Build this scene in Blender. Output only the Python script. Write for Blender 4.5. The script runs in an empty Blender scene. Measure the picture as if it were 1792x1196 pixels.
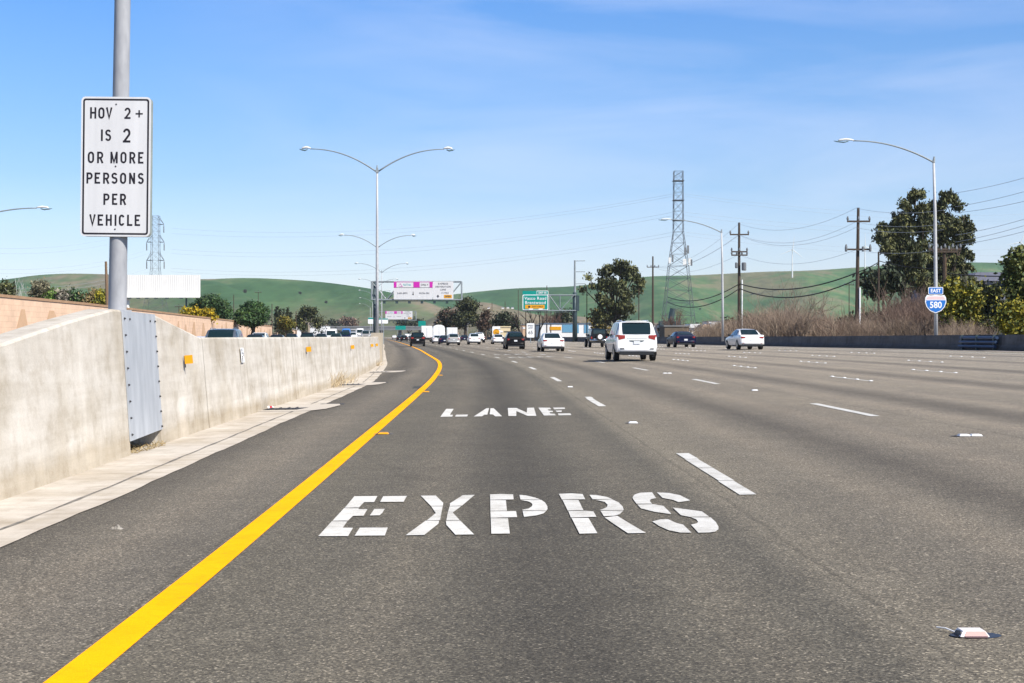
import bpy, math, random
import numpy as np
from mathutils import Vector, Matrix, Euler
R = math.radians
scene = bpy.context.scene
col = scene.collection

# ------------------------------------------------------------------ camera
F, H0, CAMH = 2489.0, 589.0, 1.36          # focal length in px of a 1792 px frame, horizon row, eye height
cam_d = bpy.data.cameras.new('camera'); cam = bpy.data.objects.new('camera', cam_d); col.objects.link(cam)
cam.location = (0, 0, CAMH); cam.rotation_euler = (R(90), 0, 0)
cam_d.sensor_width = 36; cam_d.lens = 36 * F / 1792; cam_d.shift_y = (H0 - 598) / 1792
cam_d.clip_start = 0.1; cam_d.clip_end = 20000
scene.camera = cam
# ------------------------------------------------------------------ world, sun, exposure
SUN_EL, SUN_AZ = R(43), R(131)               # azimuth clockwise from the direction of view: right and a little behind
world = bpy.data.worlds.new('World'); scene.world = world; world.use_nodes = True
def build_world():
    nt = world.node_tree; N = nt.nodes; L = nt.links; N.clear()
    out = N.new('ShaderNodeOutputWorld'); bg = N.new('ShaderNodeBackground'); bg.inputs[1].default_value = 0.125
    sky = N.new('ShaderNodeTexSky'); sky.sky_type = 'NISHITA'; sky.sun_disc = False
    sky.sun_elevation = SUN_EL; sky.sun_rotation = SUN_AZ
    sky.air_density = 1.0; sky.dust_density = 0.25; sky.ozone_density = 2.2; sky.altitude = 100
    tc = N.new('ShaderNodeTexCoord'); sep = N.new('ShaderNodeSeparateXYZ'); L.new(tc.outputs['Generated'], sep.inputs[0])
    # blue deepens with height; unseen sky above the frame dimmed to cut fill light
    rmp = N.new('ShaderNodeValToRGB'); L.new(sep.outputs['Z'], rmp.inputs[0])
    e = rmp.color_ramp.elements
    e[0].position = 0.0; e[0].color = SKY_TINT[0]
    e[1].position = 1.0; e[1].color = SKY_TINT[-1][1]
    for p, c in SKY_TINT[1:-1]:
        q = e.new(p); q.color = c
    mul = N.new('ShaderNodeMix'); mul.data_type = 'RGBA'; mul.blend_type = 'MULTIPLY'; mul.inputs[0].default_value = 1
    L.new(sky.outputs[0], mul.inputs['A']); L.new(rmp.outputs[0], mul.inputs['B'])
    # thin cirrus
    mp = N.new('ShaderNodeMapping'); mp.inputs['Scale'].default_value = (2.4, 2.4, 13); mp.inputs['Rotation'].default_value = (0, R(9), 0)
    mp.inputs['Location'].default_value = (1.7, 0.35, 2.1)
    L.new(tc.outputs['Generated'], mp.inputs[0])
    no = N.new('ShaderNodeTexNoise'); no.inputs['Scale'].default_value = 1.5; no.inputs['Detail'].default_value = 7; no.inputs['Roughness'].default_value = 0.56
    no.inputs['Distortion'].default_value = 0.5
    L.new(mp.outputs[0], no.inputs[0])
    r2 = N.new('ShaderNodeValToRGB'); r2.color_ramp.elements[0].position = 0.38; r2.color_ramp.elements[1].position = 0.80
    r2.color_ramp.elements[1].color = (.34, .34, .34, 1)
    L.new(no.outputs[0], r2.inputs[0])
    xr = N.new('ShaderNodeMapRange'); xr.inputs[1].default_value = -0.26; xr.inputs[2].default_value = -0.02; L.new(sep.outputs['X'], xr.inputs[0])
    mm = N.new('ShaderNodeMath'); mm.operation = 'MULTIPLY'; L.new(r2.outputs[0], mm.inputs[0]); L.new(xr.outputs[0], mm.inputs[1])
    mix = N.new('ShaderNodeMix'); mix.data_type = 'RGBA'; L.new(mm.outputs[0], mix.inputs[0]); L.new(mul.outputs['Result'], mix.inputs['A'])
    mix.inputs['B'].default_value = (6.3, 6.5, 7.6, 1)
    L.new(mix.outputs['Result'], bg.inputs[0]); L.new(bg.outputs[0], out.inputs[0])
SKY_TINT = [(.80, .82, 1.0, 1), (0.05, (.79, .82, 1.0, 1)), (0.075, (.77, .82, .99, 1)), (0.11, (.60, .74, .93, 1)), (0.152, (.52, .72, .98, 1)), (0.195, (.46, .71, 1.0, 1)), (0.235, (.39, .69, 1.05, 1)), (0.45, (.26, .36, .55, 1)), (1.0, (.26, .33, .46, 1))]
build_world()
sun_d = bpy.data.lights.new('sun', 'SUN'); sun_d.energy = 5.0; sun_d.angle = R(0.55); sun_d.color = (1.0, .94, .84)
sun = bpy.data.objects.new('sun', sun_d); col.objects.link(sun)
sd = Vector((math.sin(SUN_AZ) * math.cos(SUN_EL), math.cos(SUN_AZ) * math.cos(SUN_EL), math.sin(SUN_EL)))
sun.rotation_euler = sd.to_track_quat('Z', 'Y').to_euler()
vs = scene.view_settings; vs.view_transform = 'Standard'; vs.look = 'None'; vs.exposure = 0.45; vs.gamma = 1
try: scene.cycles.max_bounces = 6; scene.cycles.transparent_max_bounces = 8
except Exception: pass

# ------------------------------------------------------------------ road geometry
OFF_S = [-40, 0, 8.6, 20.8, 35.5, 47.7, 64.5, 80, 97, 112, 140, 169, 232, 330, 435, 600, 900, 1600]
OFF_V = [-.3, 0, .08, .29, .57, .88, 1.52, 2.4, 3.73, 4.95, 7.2, 9.7, 15.3, 24.5, 34.5, 51, 84, 165]
TAN = []
for i in range(len(OFF_S)):
    a = max(i - 1, 0); b = min(i + 1, len(OFF_S) - 1)
    TAN.append((OFF_V[b] - OFF_V[a]) / (OFF_S[b] - OFF_S[a]))
def off(s):
    s = min(max(s, OFF_S[0]), OFF_S[-1])
    for i in range(len(OFF_S) - 1):
        if s <= OFF_S[i + 1]: break
    h = OFF_S[i + 1] - OFF_S[i]; t = (s - OFF_S[i]) / h
    return ((2*t**3 - 3*t*t + 1) * OFF_V[i] + (t**3 - 2*t*t + t) * h * TAN[i] + (-2*t**3 + 3*t*t) * OFF_V[i+1] + (t**3 - t*t) * h * TAN[i+1])
def heading(s): return math.atan((off(s + 1) - off(s - 1)) / 2)
def sup(s): return float(np.interp(s, [0, 75, 106, 176, 400], [.0225, .0225, .0195, .0165, .013]))
def med(s): return float(np.interp(s, [0, 13, 17, 19.5, 23, 44, 60, 66, 82, 160, 1600], [-4.65, -4.66, -4.71, -4.74, -4.76, -4.70, -4.98, -5.08, -5.3, -6.1, -6.3]))   # median barrier axis
def rp(lat, s, h=0.0):                       # point on the road
    z = sup(s) * max(lat, -6.5)
    return Vector((lat - off(s), s, z + h))
def unroad(px, py):                          # picture row/column -> (lat, s) on the road plane
    lat = 0.0
    for _ in range(60):
        s = F * (CAMH - sup(20) * lat) / (py - H0)
        lat = .5 * lat + .5 * ((px - 896) / F * s + off(s))
    return lat, s
def at(px, py, s): return Vector(((px - 896) / F * s, s, CAMH + (H0 - py) / F * s))
def lat_of(px, s): return (px - 896) / F * s + off(s)

# ------------------------------------------------------------------ materials
def mat(name, color, rough=.6, metal=0.0, spec=.5, coat=0.0):
    m = bpy.data.materials.new(name); m.use_nodes = True
    b = m.node_tree.nodes['Principled BSDF']
    b.inputs['Base Color'].default_value = (*color, 1); b.inputs['Roughness'].default_value = rough
    b.inputs['Metallic'].default_value = metal; b.inputs['Specular IOR Level'].default_value = spec
    b.inputs['Coat Weight'].default_value = coat; b.inputs['Coat Roughness'].default_value = .06
    return m
def nd(m, t, **kw):
    n = m.node_tree.nodes.new(t)
    for k, v in kw.items(): setattr(n, k, v)
    return n
def ln(m, a, b): m.node_tree.links.new(a, b)
def bsdf(m): return m.node_tree.nodes['Principled BSDF']
def coords(m, kind='Object', scale=(1, 1, 1)):
    tc = nd(m, 'ShaderNodeTexCoord'); mp = nd(m, 'ShaderNodeMapping'); mp.inputs['Scale'].default_value = scale
    ln(m, tc.outputs[kind], mp.inputs[0]); return mp.outputs[0]
def noise(m, vec, scale, detail=4, rough=.55):
    n = nd(m, 'ShaderNodeTexNoise'); n.inputs['Scale'].default_value = scale; n.inputs['Detail'].default_value = detail
    n.inputs['Roughness'].default_value = rough
    ln(m, vec, n.inputs['Vector']); return n.outputs[0]
def ramp(m, val, stops):
    r = nd(m, 'ShaderNodeValToRGB'); ln(m, val, r.inputs[0]); e = r.color_ramp.elements
    e[0].position = stops[0][0]; e[0].color = (*stops[0][1], 1); e[1].position = stops[-1][0]; e[1].color = (*stops[-1][1], 1)
    for p, c in stops[1:-1]:
        q = e.new(p); q.color = (*c, 1)
    return r.outputs[0]
def mixc(m, a, b, fac, mode='MIX'):
    x = nd(m, 'ShaderNodeMix', data_type='RGBA', blend_type=mode)
    for sock, v in ((x.inputs[0], fac), (x.inputs['A'], a), (x.inputs['B'], b)):
        if hasattr(v, 'links'): ln(m, v, sock)
        elif isinstance(v, (int, float)): sock.default_value = v
        else: sock.default_value = (*v, 1)
    return x.outputs['Result']
def mth(m, op, a, b=None, c=None):
    x = nd(m, 'ShaderNodeMath', operation=op)
    for i, v in enumerate((a, b, c)):
        if v is None: continue
        if hasattr(v, 'links'): ln(m, v, x.inputs[i])
        else: x.inputs[i].default_value = v
    return x.outputs[0]
def bump(m, hgt, strength=.3, dist=.01):
    b = nd(m, 'ShaderNodeBump'); b.inputs['Strength'].default_value = strength; b.inputs['Distance'].default_value = dist
    ln(m, hgt, b.inputs['Height']); ln(m, b.outputs[0], bsdf(m).inputs['Normal'])

def noisy(name, c1, c2, scale=3, rough=.8, detail=5, metal=0.0, spec=.3, kind='Object', sc=(1, 1, 1), bmp=0.0, coat=0.0):
    m = mat(name, c1, rough, metal, spec, coat)
    v = coords(m, kind, sc); n = noise(m, v, scale, detail)
    ln(m, ramp(m, n, [(.3, c1), (.7, c2)]), bsdf(m).inputs['Base Color'])
    if bmp: bump(m, n, bmp, .02)
    return m

def make_asphalt():
    m = mat('asphalt', (.1, .1, .1), .9, 0, .3); bsdf(m).inputs['Diffuse Roughness'].default_value = 1.0
    ob = coords(m, 'Object'); uv = coords(m, 'UV')
    sep = nd(m, 'ShaderNodeSeparateXYZ'); ln(m, uv, sep.inputs[0]); lat = sep.outputs[0]
    # stones in the binder
    vo = nd(m, 'ShaderNodeTexVoronoi'); vo.inputs['Scale'].default_value = 105; ln(m, ob, vo.inputs['Vector'])
    vo.inputs['Randomness'].default_value = 1
    sx = nd(m, 'ShaderNodeSeparateColor'); ln(m, vo.outputs['Color'], sx.inputs[0])
    stone = ramp(m, sx.outputs[0], [(0, (.34, .34, .345)), (.40, (.70, .70, .695)), (.72, (1.06, 1.06, 1.03)), (.93, (1.45, 1.44, 1.38)), (1, (3.0, 2.95, 2.85))])
    n2 = noise(m, ob, 240, 3, .7)
    grit = ramp(m, n2, [(.28, (.55, .55, .55)), (.72, (1.45, 1.45, 1.45))])
    # pavement bands across the road: darker young express lane, tan weathered general lanes
    t = mth(m, 'DIVIDE', mth(m, 'ADD', lat, 5.0), 33.0)
    base = ramp(m, t, [(0, (.136, .123, .105)), (.09, (.120, .109, .093)), (.105, (.104, .095, .079)), (.199, (.107, .098, .081)), (.208, (.172, .154, .124)), (.225, (.154, .138, .113)),
                       (.30, (.186, .164, .134)), (.5, (.240, .211, .173)), (.72, (.265, .236, .197)), (.9, (.268, .243, .208)), (1, (.30, .272, .235))])
    # oil streak along the middle of every lane
    u = mth(m, 'FRACT', mth(m, 'DIVIDE', mth(m, 'SUBTRACT', lat, -1.6), 3.73))
    d = mth(m, 'ABSOLUTE', mth(m, 'SUBTRACT', u, .5))
    wv = noise(m, coords(m, 'UV', (1.2, .03, 1)), 1.0, 3)
    d2 = mth(m, 'ADD', d, mth(m, 'MULTIPLY', mth(m, 'SUBTRACT', wv, .5), .16))
    oil = ramp(m, d2, [(.02, (.66, .66, .67)), (.16, (.96, .96, .96)), (.24, (1.06, 1.05, 1.04)), (.34, (1.0, 1.0, 1.0)), (.5, (1.05, 1.045, 1.03))])
    patch = ramp(m, noise(m, coords(m, 'UV', (.55, .16, 1)), 1.0, 5, .6), [(.3, (.87, .87, .88)), (.7, (1.12, 1.11, 1.09))])
    blot = ramp(m, noise(m, ob, 1.7, 6, .65), [(.3, (.9, .9, .9)), (.7, (1.1, 1.1, 1.1))])
    c = mixc(m, base, oil, 1, 'MULTIPLY'); c = mixc(m, c, patch, 1, 'MULTIPLY'); c = mixc(m, c, blot, 1, 'MULTIPLY')
    c = mixc(m, c, stone, .92, 'MULTIPLY'); c = mixc(m, c, grit, .8, 'MULTIPLY')
    # oil drips and stains
    dv = nd(m, 'ShaderNodeTexVoronoi'); dv.inputs['Scale'].default_value = 1.4; ln(m, ob, dv.inputs['Vector'])
    ds = nd(m, 'ShaderNodeSeparateColor'); ln(m, dv.outputs['Color'], ds.inputs[0])
    drip = mth(m, 'MULTIPLY', ramp(m, dv.outputs['Distance'], [(.02, (1, 1, 1)), (.10, (0, 0, 0))]), mth(m, 'GREATER_THAN', ds.outputs[1], .72))
    c = mixc(m, c, (.045, .043, .042), mth(m, 'MULTIPLY', drip, .45))
    # tyre-polished wheel paths, drifting a little
    ww = mth(m, 'ABSOLUTE', mth(m, 'SUBTRACT', mth(m, 'ABSOLUTE', mth(m, 'SUBTRACT', u, .5)), .235))
    c = mixc(m, c, ramp(m, mth(m, 'ADD', ww, mth(m, 'MULTIPLY', mth(m, 'SUBTRACT', wv, .5), .10)), [(.02, (1.10, 1.09, 1.08)), (.11, (1, 1, 1))]), .9, 'MULTIPLY')
    # construction seams
    for la, wd, dk in ((1.76, .014, .80), (6.25, .012, .7), (-1.98, .01, .8), (9.4, .01, .75)):
        wob = noise(m, coords(m, 'UV', (0, .8, 1)), 1.2, 5)
        dd = mth(m, 'ABSOLUTE', mth(m, 'ADD', mth(m, 'SUBTRACT', lat, la + .045), mth(m, 'MULTIPLY', wob, -.09)))
        seam = ramp(m, mth(m, 'DIVIDE', dd, wd * 2), [(.3, (dk, dk, dk)), (1, (1, 1, 1))])
        c = mixc(m, c, seam, 1, 'MULTIPLY')
    # fine meandering cracks
    cv = nd(m, 'ShaderNodeTexVoronoi', feature='DISTANCE_TO_EDGE'); cv.inputs['Scale'].default_value = .23
    wn = nd(m, 'ShaderNodeTexNoise'); wn.inputs['Scale'].default_value = 1.3; wn.inputs['Detail'].default_value = 5; ln(m, ob, wn.inputs['Vector'])
    ln(m, mixc(m, ob, wn.outputs['Color'], .35, 'ADD'), cv.inputs['Vector'])
    ck = ramp(m, cv.outputs[0], [(.0, (.72, .72, .72)), (.0045, (1, 1, 1))])
    c = mixc(m, c, ck, .6, 'MULTIPLY')
    ln(m, c, bsdf(m).inputs['Base Color'])
    hb = mth(m, 'ADD', sx.outputs[0], n2); bump(m, hb, .5, .005)
    return m

def make_concrete(name, c1, c2, joints=True, dark=.62):
    m = mat(name, c1, .9, 0, .25)
    uv = coords(m, 'UV'); ob = coords(m, 'Object')
    n1 = noise(m, coords(m, 'UV', (.55, .5, 1)), 1.0, 6, .6)
    base = ramp(m, n1, [(.3, c1), (.7, c2)])
    st = noise(m, coords(m, 'UV', (3.2, .22, 1)), 1.0, 6, .65)         # run-off streaks
    base = mixc(m, base, ramp(m, st, [(.3, (.70, .655, .59)), (.52, (1, 1, 1)), (.8, (1.08, 1.08, 1.08))]), .30, 'MULTIPLY')
    big = noise(m, coords(m, 'UV', (.9, 1.1, 1)), 1.0, 4, .5)
    base = mixc(m, base, ramp(m, big, [(.36, (.80, .76, .69)), (.5, (1, 1, 1)), (.66, (1.08, 1.08, 1.09))]), .6, 'MULTIPLY')
    hz = noise(m, coords(m, 'UV', (.35, 5, 1)), 1.0, 5, .6)
    base = mixc(m, base, ramp(m, hz, [(.3, (.80, .77, .72)), (.6, (1.05, 1.05, 1.05))]), .6, 'MULTIPLY')
    bl = noise(m, uv, 2.3, 8, .7)
    base = mixc(m, base, ramp(m, bl, [(.3, (.70, .66, .60)), (.5, (.97, .97, .97)), (.75, (1.14, 1.14, 1.14))]), .85, 'MULTIPLY')
    fine = noise(m, ob, 55, 3, .7)
    base = mixc(m, base, ramp(m, fine, [(.3, (.84, .83, .82)), (.7, (1.12, 1.12, 1.12))]), .5, 'MULTIPLY')
    pit = nd(m, 'ShaderNodeTexVoronoi'); pit.inputs['Scale'].default_value = 17; ln(m, ob, pit.inputs['Vector'])
    pk = mth(m, 'MULTIPLY', ramp(m, pit.outputs['Distance'], [(.05, (1, 1, 1)), (.16, (0, 0, 0))]), ramp(m, noise(m, uv, 1.1, 3), [(.5, (0, 0, 0)), (.64, (1, 1, 1))]))
    base = mixc(m, base, (.2, .18, .15), mth(m, 'MULTIPLY', pk, .38))
    if joints:
        sep = nd(m, 'ShaderNodeSeparateXYZ'); ln(m, uv, sep.inputs[0]); u, v = sep.outputs[0], sep.outputs[1]
        wob = noise(m, coords(m, 'UV', (.0, 2.2, 1)), 1.0, 5)
        far = mth(m, 'GREATER_THAN', u, 25.0)
        for per, ph, wd, dk in ((10.2, -7.3, .016, dark), (2.37, .7, .010, .70), (3.7, 1.9, .010, .72)):
            x = mth(m, 'ADD', mth(m, 'DIVIDE', mth(m, 'ADD', u, ph), per), mth(m, 'MULTIPLY', wob, .10 / per))
            dd = mth(m, 'MULTIPLY', mth(m, 'ABSOLUTE', mth(m, 'SUBTRACT', mth(m, 'FRACT', x), .5)), per)
            base = mixc(m, base, ramp(m, mth(m, 'DIVIDE', dd, wd * 3), [(.25, (dk, dk * .97, dk * .92)), (1, (1, 1, 1))]), 1 if per > 5 else far, 'MULTIPLY')
        # dirt splashed along the foot
        ft = mth(m, 'ADD', v, mth(m, 'MULTIPLY', n1, -.35))
        base = mixc(m, base, ramp(m, ft, [(-.0, (.74, .68, .58)), (.16, (1, 1, 1))]), .8, 'MULTIPLY')
    ln(m, base, bsdf(m).inputs['Base Color'])
    bump(m, mth(m, 'ADD', mth(m, 'MULTIPLY', bl, 1.0), mth(m, 'MULTIPLY', fine, .5)), .28, .02)
    return m

def paint(name, c, wear=.5, rough=.7):
    m = mat(name, c, rough, 0, .2); bsdf(m).inputs['Diffuse Roughness'].default_value = 1.0
    ob = coords(m, 'Object')
    n = noise(m, ob, 1.6, 6, .65); f = noise(m, ob, 150, 3, .7); md = noise(m, ob, 14, 5, .65)
    vo = nd(m, 'ShaderNodeTexVoronoi'); vo.inputs['Scale'].default_value = 105; ln(m, ob, vo.inputs['Vector'])
    cc = mixc(m, c, ramp(m, n, [(.32, (.80, .79, .77)), (.55, (1, 1, 1)), (.72, (1.06, 1.06, 1.05))]), min(1, wear * 1.2), 'MULTIPLY')
    cc = mixc(m, cc, ramp(m, md, [(.34, (.78, .77, .75)), (.56, (1.02, 1.02, 1.02))]), wear * .7, 'MULTIPLY')
    cc = mixc(m, cc, ramp(m, f, [(.3, (.72, .72, .71)), (.55, (1, 1, 1))]), wear, 'MULTIPLY')
    cc = mixc(m, cc, ramp(m, vo.outputs['Distance'], [(.25, (1.03, 1.03, 1.03)), (.62, (.62, .62, .62))]), wear * .5, 'MULTIPLY')
    chip = ramp(m, mth(m, 'ADD', mth(m, 'ADD', mth(m, 'MULTIPLY', f, .40), mth(m, 'MULTIPLY', n, .34)), mth(m, 'MULTIPLY', md, .26)), [(.375, (1, 1, 1)), (.405, (0, 0, 0))])
    cc = mixc(m, cc, (.12, .115, .105), mth(m, 'MULTIPLY', chip, .85))
    ln(m, cc, bsdf(m).inputs['Base Color']); bump(m, mth(m, 'ADD', f, vo.outputs['Distance']), .35, .004)
    return m

def leafmat(name, rough=.6):
    m = mat(name, (.05, .08, .03), rough, 0, .35)
    a = nd(m, 'ShaderNodeAttribute'); a.attribute_name = 'tint'
    ln(m, a.outputs['Color'], bsdf(m).inputs['Base Color'])
    return m

M = {}
M['asphalt'] = make_asphalt()
M['concrete'] = make_concrete('barrier_concrete', (.515, .48, .425), (.65, .615, .558))
M['gutter'] = make_concrete('gutter_concrete', (.52, .47, .41), (.60, .56, .50), False)
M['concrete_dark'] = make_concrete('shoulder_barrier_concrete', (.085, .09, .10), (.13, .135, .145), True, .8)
M['white_paint'] = paint('white_road_paint', (.63, .622, .60), .85)
M['yellow_paint'] = paint('yellow_road_paint', (.90, .375, .0), .42); bsdf(M['yellow_paint']).inputs['Specular IOR Level'].default_value = .05
M['joint'] = noisy('joint_filler', (.10, .095, .085), (.30, .28, .25), 9)
M['galv'] = noisy('galvanised_steel', (.42, .43, .45), (.52, .53, .55), 9, .5, 6, .0, .4)
M['galv_dull'] = noisy('dull_galvanised_steel', (.27, .28, .305), (.38, .39, .415), 9, .5, 6, .0, .4, sc=(1, 1, .35))
M['galv_thin'] = noisy('weathered_galvanised_steel', (.20, .235, .255), (.28, .315, .335), 2, .5, 4, .0, .5)
M['dark_steel'] = noisy('dark_painted_steel', (.035, .06, .07), (.06, .09, .10), 2, .5, 4, .2, .4)
M['plate_steel'] = noisy('galvanised_cover_plate', (.36, .385, .42), (.49, .515, .55), 2.4, .55, 7, .1, .4, sc=(1, 2.2, .6))
M['bolt_steel'] = mat('bolt_steel', (.08, .08, .085), .5, .6)
M['sign_white'] = noisy('sign_white_sheeting', (.61, .61, .62), (.70, .70, .71), 1.3, .45, 7, sc=(5, 5, .5))
M['sign_black'] = mat('sign_black_ink', (.012, .008, .012), .5)
M['sign_back'] = noisy('sign_aluminium', (.30, .35, .34), (.38, .42, .41), 4, .5, 4, .3)
M['green_sheet'] = noisy('green_sign_sheeting', (.0, .24, .20), (.005, .28, .235), 2, .4)
M['blue_sheet'] = mat('blue_sign_sheeting', (.015, .16, .55), .4)
M['red_sheet'] = mat('faded_red_sheeting', (.75, .55, .55), .5)
M['magenta'] = mat('magenta_sheeting', (.55, .02, .38), .4)
M['orange_sheet'] = mat('orange_sheeting', (.72, .33, .004), .4)
M['teal_ink'] = mat('teal_ink', (.05, .45, .48), .5)
M['white_ink'] = mat('white_sheeting', (.85, .86, .87), .4)
M['grey_ink'] = mat('charcoal_ink', (.06, .06, .07), .5)
M['lamp_white'] = mat('luminaire_housing', (.74, .75, .74), .4)
M['lamp_lens'] = mat('luminaire_lens', (.10, .16, .18), .2)
M['rubber'] = mat('tyre_rubber', (.012, .012, .013), .8)
M['rim'] = mat('alloy_rim', (.30, .30, .31), .35, .8)
M['glass'] = mat('car_glass', (.008, .022, .026), .06, 0, .6)
M['trim'] = mat('black_plastic_trim', (.015, .016, .018), .5)
M['tail'] = mat('red_tail_lens', (.30, .012, .012), .15, 0, .6, .5)
M['head'] = mat('headlamp_lens', (.75, .78, .80), .08, 0, .7)
M['chrome'] = mat('chrome_trim', (.6, .62, .62), .15, 1)
M['plate'] = mat('licence_plate', (.72, .74, .76), .4)
M['wood'] = noisy('creosoted_pole_wood', (.045, .033, .026), (.10, .075, .058), 5, .9, 5, sc=(6, 6, .6))
M['wood_light'] = noisy('weathered_pole_wood', (.15, .095, .06), (.24, .16, .10), 5, .9, 5, sc=(6, 6, .6))
M['cable'] = mat('overhead_cable', (.02, .022, .024), .6)
M['conductor'] = mat('aluminium_conductor', (.42, .47, .54), .6, 0)
M['lattice'] = noisy('lattice_steel', (.075, .085, .105), (.13, .145, .17), .3, .7, 3, .0)
M['insul'] = mat('glazed_insulator', (.16, .17, .18), .3)
M['bark'] = noisy('bark', (.055, .042, .032), (.12, .095, .072), 3, .95, 6, sc=(3, 3, .6), bmp=.4)
M['bark_pale'] = noisy('pale_bark', (.25, .21, .17), (.42, .37, .31), 2, .95, 6, sc=(3, 3, .6))
M['leaf'] = leafmat('foliage')
M['twig'] = leafmat('twigs', .9)
M['turbine'] = mat('turbine_white', (.80, .81, .82), .4)
M['deck'] = noisy('overpass_concrete', (.16, .165, .17), (.22, .225, .23), .3)
M['white_metal'] = noisy('white_corrugated_steel', (.76, .75, .73), (.80, .79, .77), .8, .5)
M['dirt'] = noisy('dry_dirt', (.14, .11, .075), (.30, .25, .18), 12, .95, 6)

# ------------------------------------------------------------------ mesh helpers
class MB:
    def __init__(s): s.v = []; s.f = []; s.uv = None
    def add(s, vs, fs):
        n = len(s.v); s.v += [tuple(v) for v in vs]; s.f += [tuple(i + n for i in f) for f in fs]; return s
    def box(s, c, d, rz=0.0, taper=1.0, bev=0.0):
        x, y, z = d[0] / 2, d[1] / 2, d[2] / 2
        if bev:
            b = min(bev, x * .9, z * .9); pts = []
            prof = [(-x + b, -z), (x - b, -z), (x, -z + b), (x, z - b), (x - b, z), (-x + b, z), (-x, z - b), (-x, -z + b)]
            for yy, k in ((-y, b), (-y + b, 0), (y - b, 0), (y, b)):
                for px, pz in prof: pts.append((px * (x - k) / x, yy, pz * (z - k) / z))
            fs = [tuple(range(7, -1, -1))[::-1], tuple(range(24, 32))[::-1]]
            for r in range(3):
                for i in range(8): fs.append((r*8+i, r*8+(i+1) % 8, (r+1)*8+(i+1) % 8, (r+1)*8+i))
        else:
            pts = [(-x, -y, -z), (x, -y, -z), (x, y, -z), (-x, y, -z), (-x*taper, -y*taper, z), (x*taper, -y*taper, z), (x*taper, y*taper, z), (-x*taper, y*taper, z)]
            fs = [(3, 2, 1, 0), (4, 5, 6, 7), (0, 1, 5, 4), (1, 2, 6, 5), (2, 3, 7, 6), (3, 0, 4, 7)]
        ca, sa = math.cos(rz), math.sin(rz)
        return s.add([(c[0] + p[0]*ca - p[1]*sa, c[1] + p[0]*sa + p[1]*ca, c[2] + p[2]) for p in pts], fs)
    def tube(s, pts, rad, n=8, caps=True):
        pts = [Vector(p) for p in pts]; rr = rad if isinstance(rad, (list, tuple)) else [rad] * len(pts)
        rings = []; prev = None
        for i, p in enumerate(pts):
            t = (pts[min(i + 1, len(pts) - 1)] - pts[max(i - 1, 0)])
            if t.length < 1e-9: t = Vector((0, 0, 1))
            t.normalize()
            if prev is None:
                a = t.cross(Vector((0, 0, 1)));
                if a.length < .05: a = t.cross(Vector((0, 1, 0)))
            else: a = prev - t * prev.dot(t)
            a.normalize(); prev = a; b = t.cross(a)
            rings.append([p + (a * math.cos(2*math.pi*k/n) + b * math.sin(2*math.pi*k/n)) * rr[i] for k in range(n)])
        vs = [v for r in rings for v in r]; fs = []
        for i in range(len(rings) - 1):
            for k in range(n): fs.append((i*n+k, i*n+(k+1) % n, (i+1)*n+(k+1) % n, (i+1)*n+k))
        if caps: fs += [tuple(range(n))[::-1], tuple((len(rings)-1)*n + k for k in range(n))]
        return s.add(vs, fs)
    def disc(s, c, axis, r, depth, n=20, r2=None):
        a = Vector(axis).normalized() * depth / 2; c = Vector(c)
        return s.tube([c - a, c + a], [r, r if r2 is None else r2], n)
    def prism(s, poly, y0, y1):              # polygon in xz pushed along y
        n = len(poly); vs = [(x, y0, z) for x, z in poly] + [(x, y1, z) for x, z in poly]
        fs = [tuple(range(n)), tuple(range(2*n-1, n-1, -1))] + [(i, i+n, (i+1) % n + n, (i+1) % n) for i in range(n)]
        return s.add(vs, fs)
    def grid(s, rows):
        m = len(rows[0]); vs = [p for r in rows for p in r]
        return s.add(vs, [(i*m+j, i*m+j+1, (i+1)*m+j+1, (i+1)*m+j) for i in range(len(rows)-1) for j in range(m-1)])
    def build(s, name, m, parent=None, smooth=False, loc=None, uvf=None):
        me = bpy.data.meshes.new(name); me.from_pydata(s.v, [], s.f)
        ms = m if isinstance(m, list) else [m]
        for x in ms: me.materials.append(x)
        if smooth: me.polygons.foreach_set('use_smooth', [True] * len(me.polygons))
        if uvf:
            l = me.uv_layers.new(name='UVMap'); idx = np.empty(len(me.loops), dtype=np.int32); me.loops.foreach_get('vertex_index', idx)
            uv = np.array([uvf[i] for i in idx], dtype=np.float32); l.data.foreach_set('uv', uv.ravel())
        me.update()
        o = bpy.data.objects.new(name, me); col.objects.link(o)
        if parent is not None: o.parent = parent
        if loc is not None: o.location = loc
        return o
def thing(name, label, cat, loc=(0, 0, 0), rz=0.0, group=None, parent=None):
    o = bpy.data.objects.new(name, None); col.objects.link(o); o.location = loc; o.rotation_euler = (0, 0, rz); o.empty_display_size = .3
    return tag(o, label, cat, group)
def tag(o, label=None, cat=None, group=None, kind=None):
    if label: o['label'] = label
    if cat: o['category'] = cat
    if group: o['group'] = group
    if kind: o['kind'] = kind
    return o
def dup(root, loc=None, rz=None, label=None, scale=None):
    def cp(o, parent):
        c = o.copy(); col.objects.link(c)
        if parent is not None: c.parent = parent
        for ch in o.children: cp(ch, c)
        return c
    r = cp(root, None)
    if loc is not None: r.location = loc
    if rz is not None: r.rotation_euler = (0, 0, rz)
    if label: r['label'] = label
    if scale: r.scale = scale if isinstance(scale, tuple) else (scale,) * 3
    return r
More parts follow.
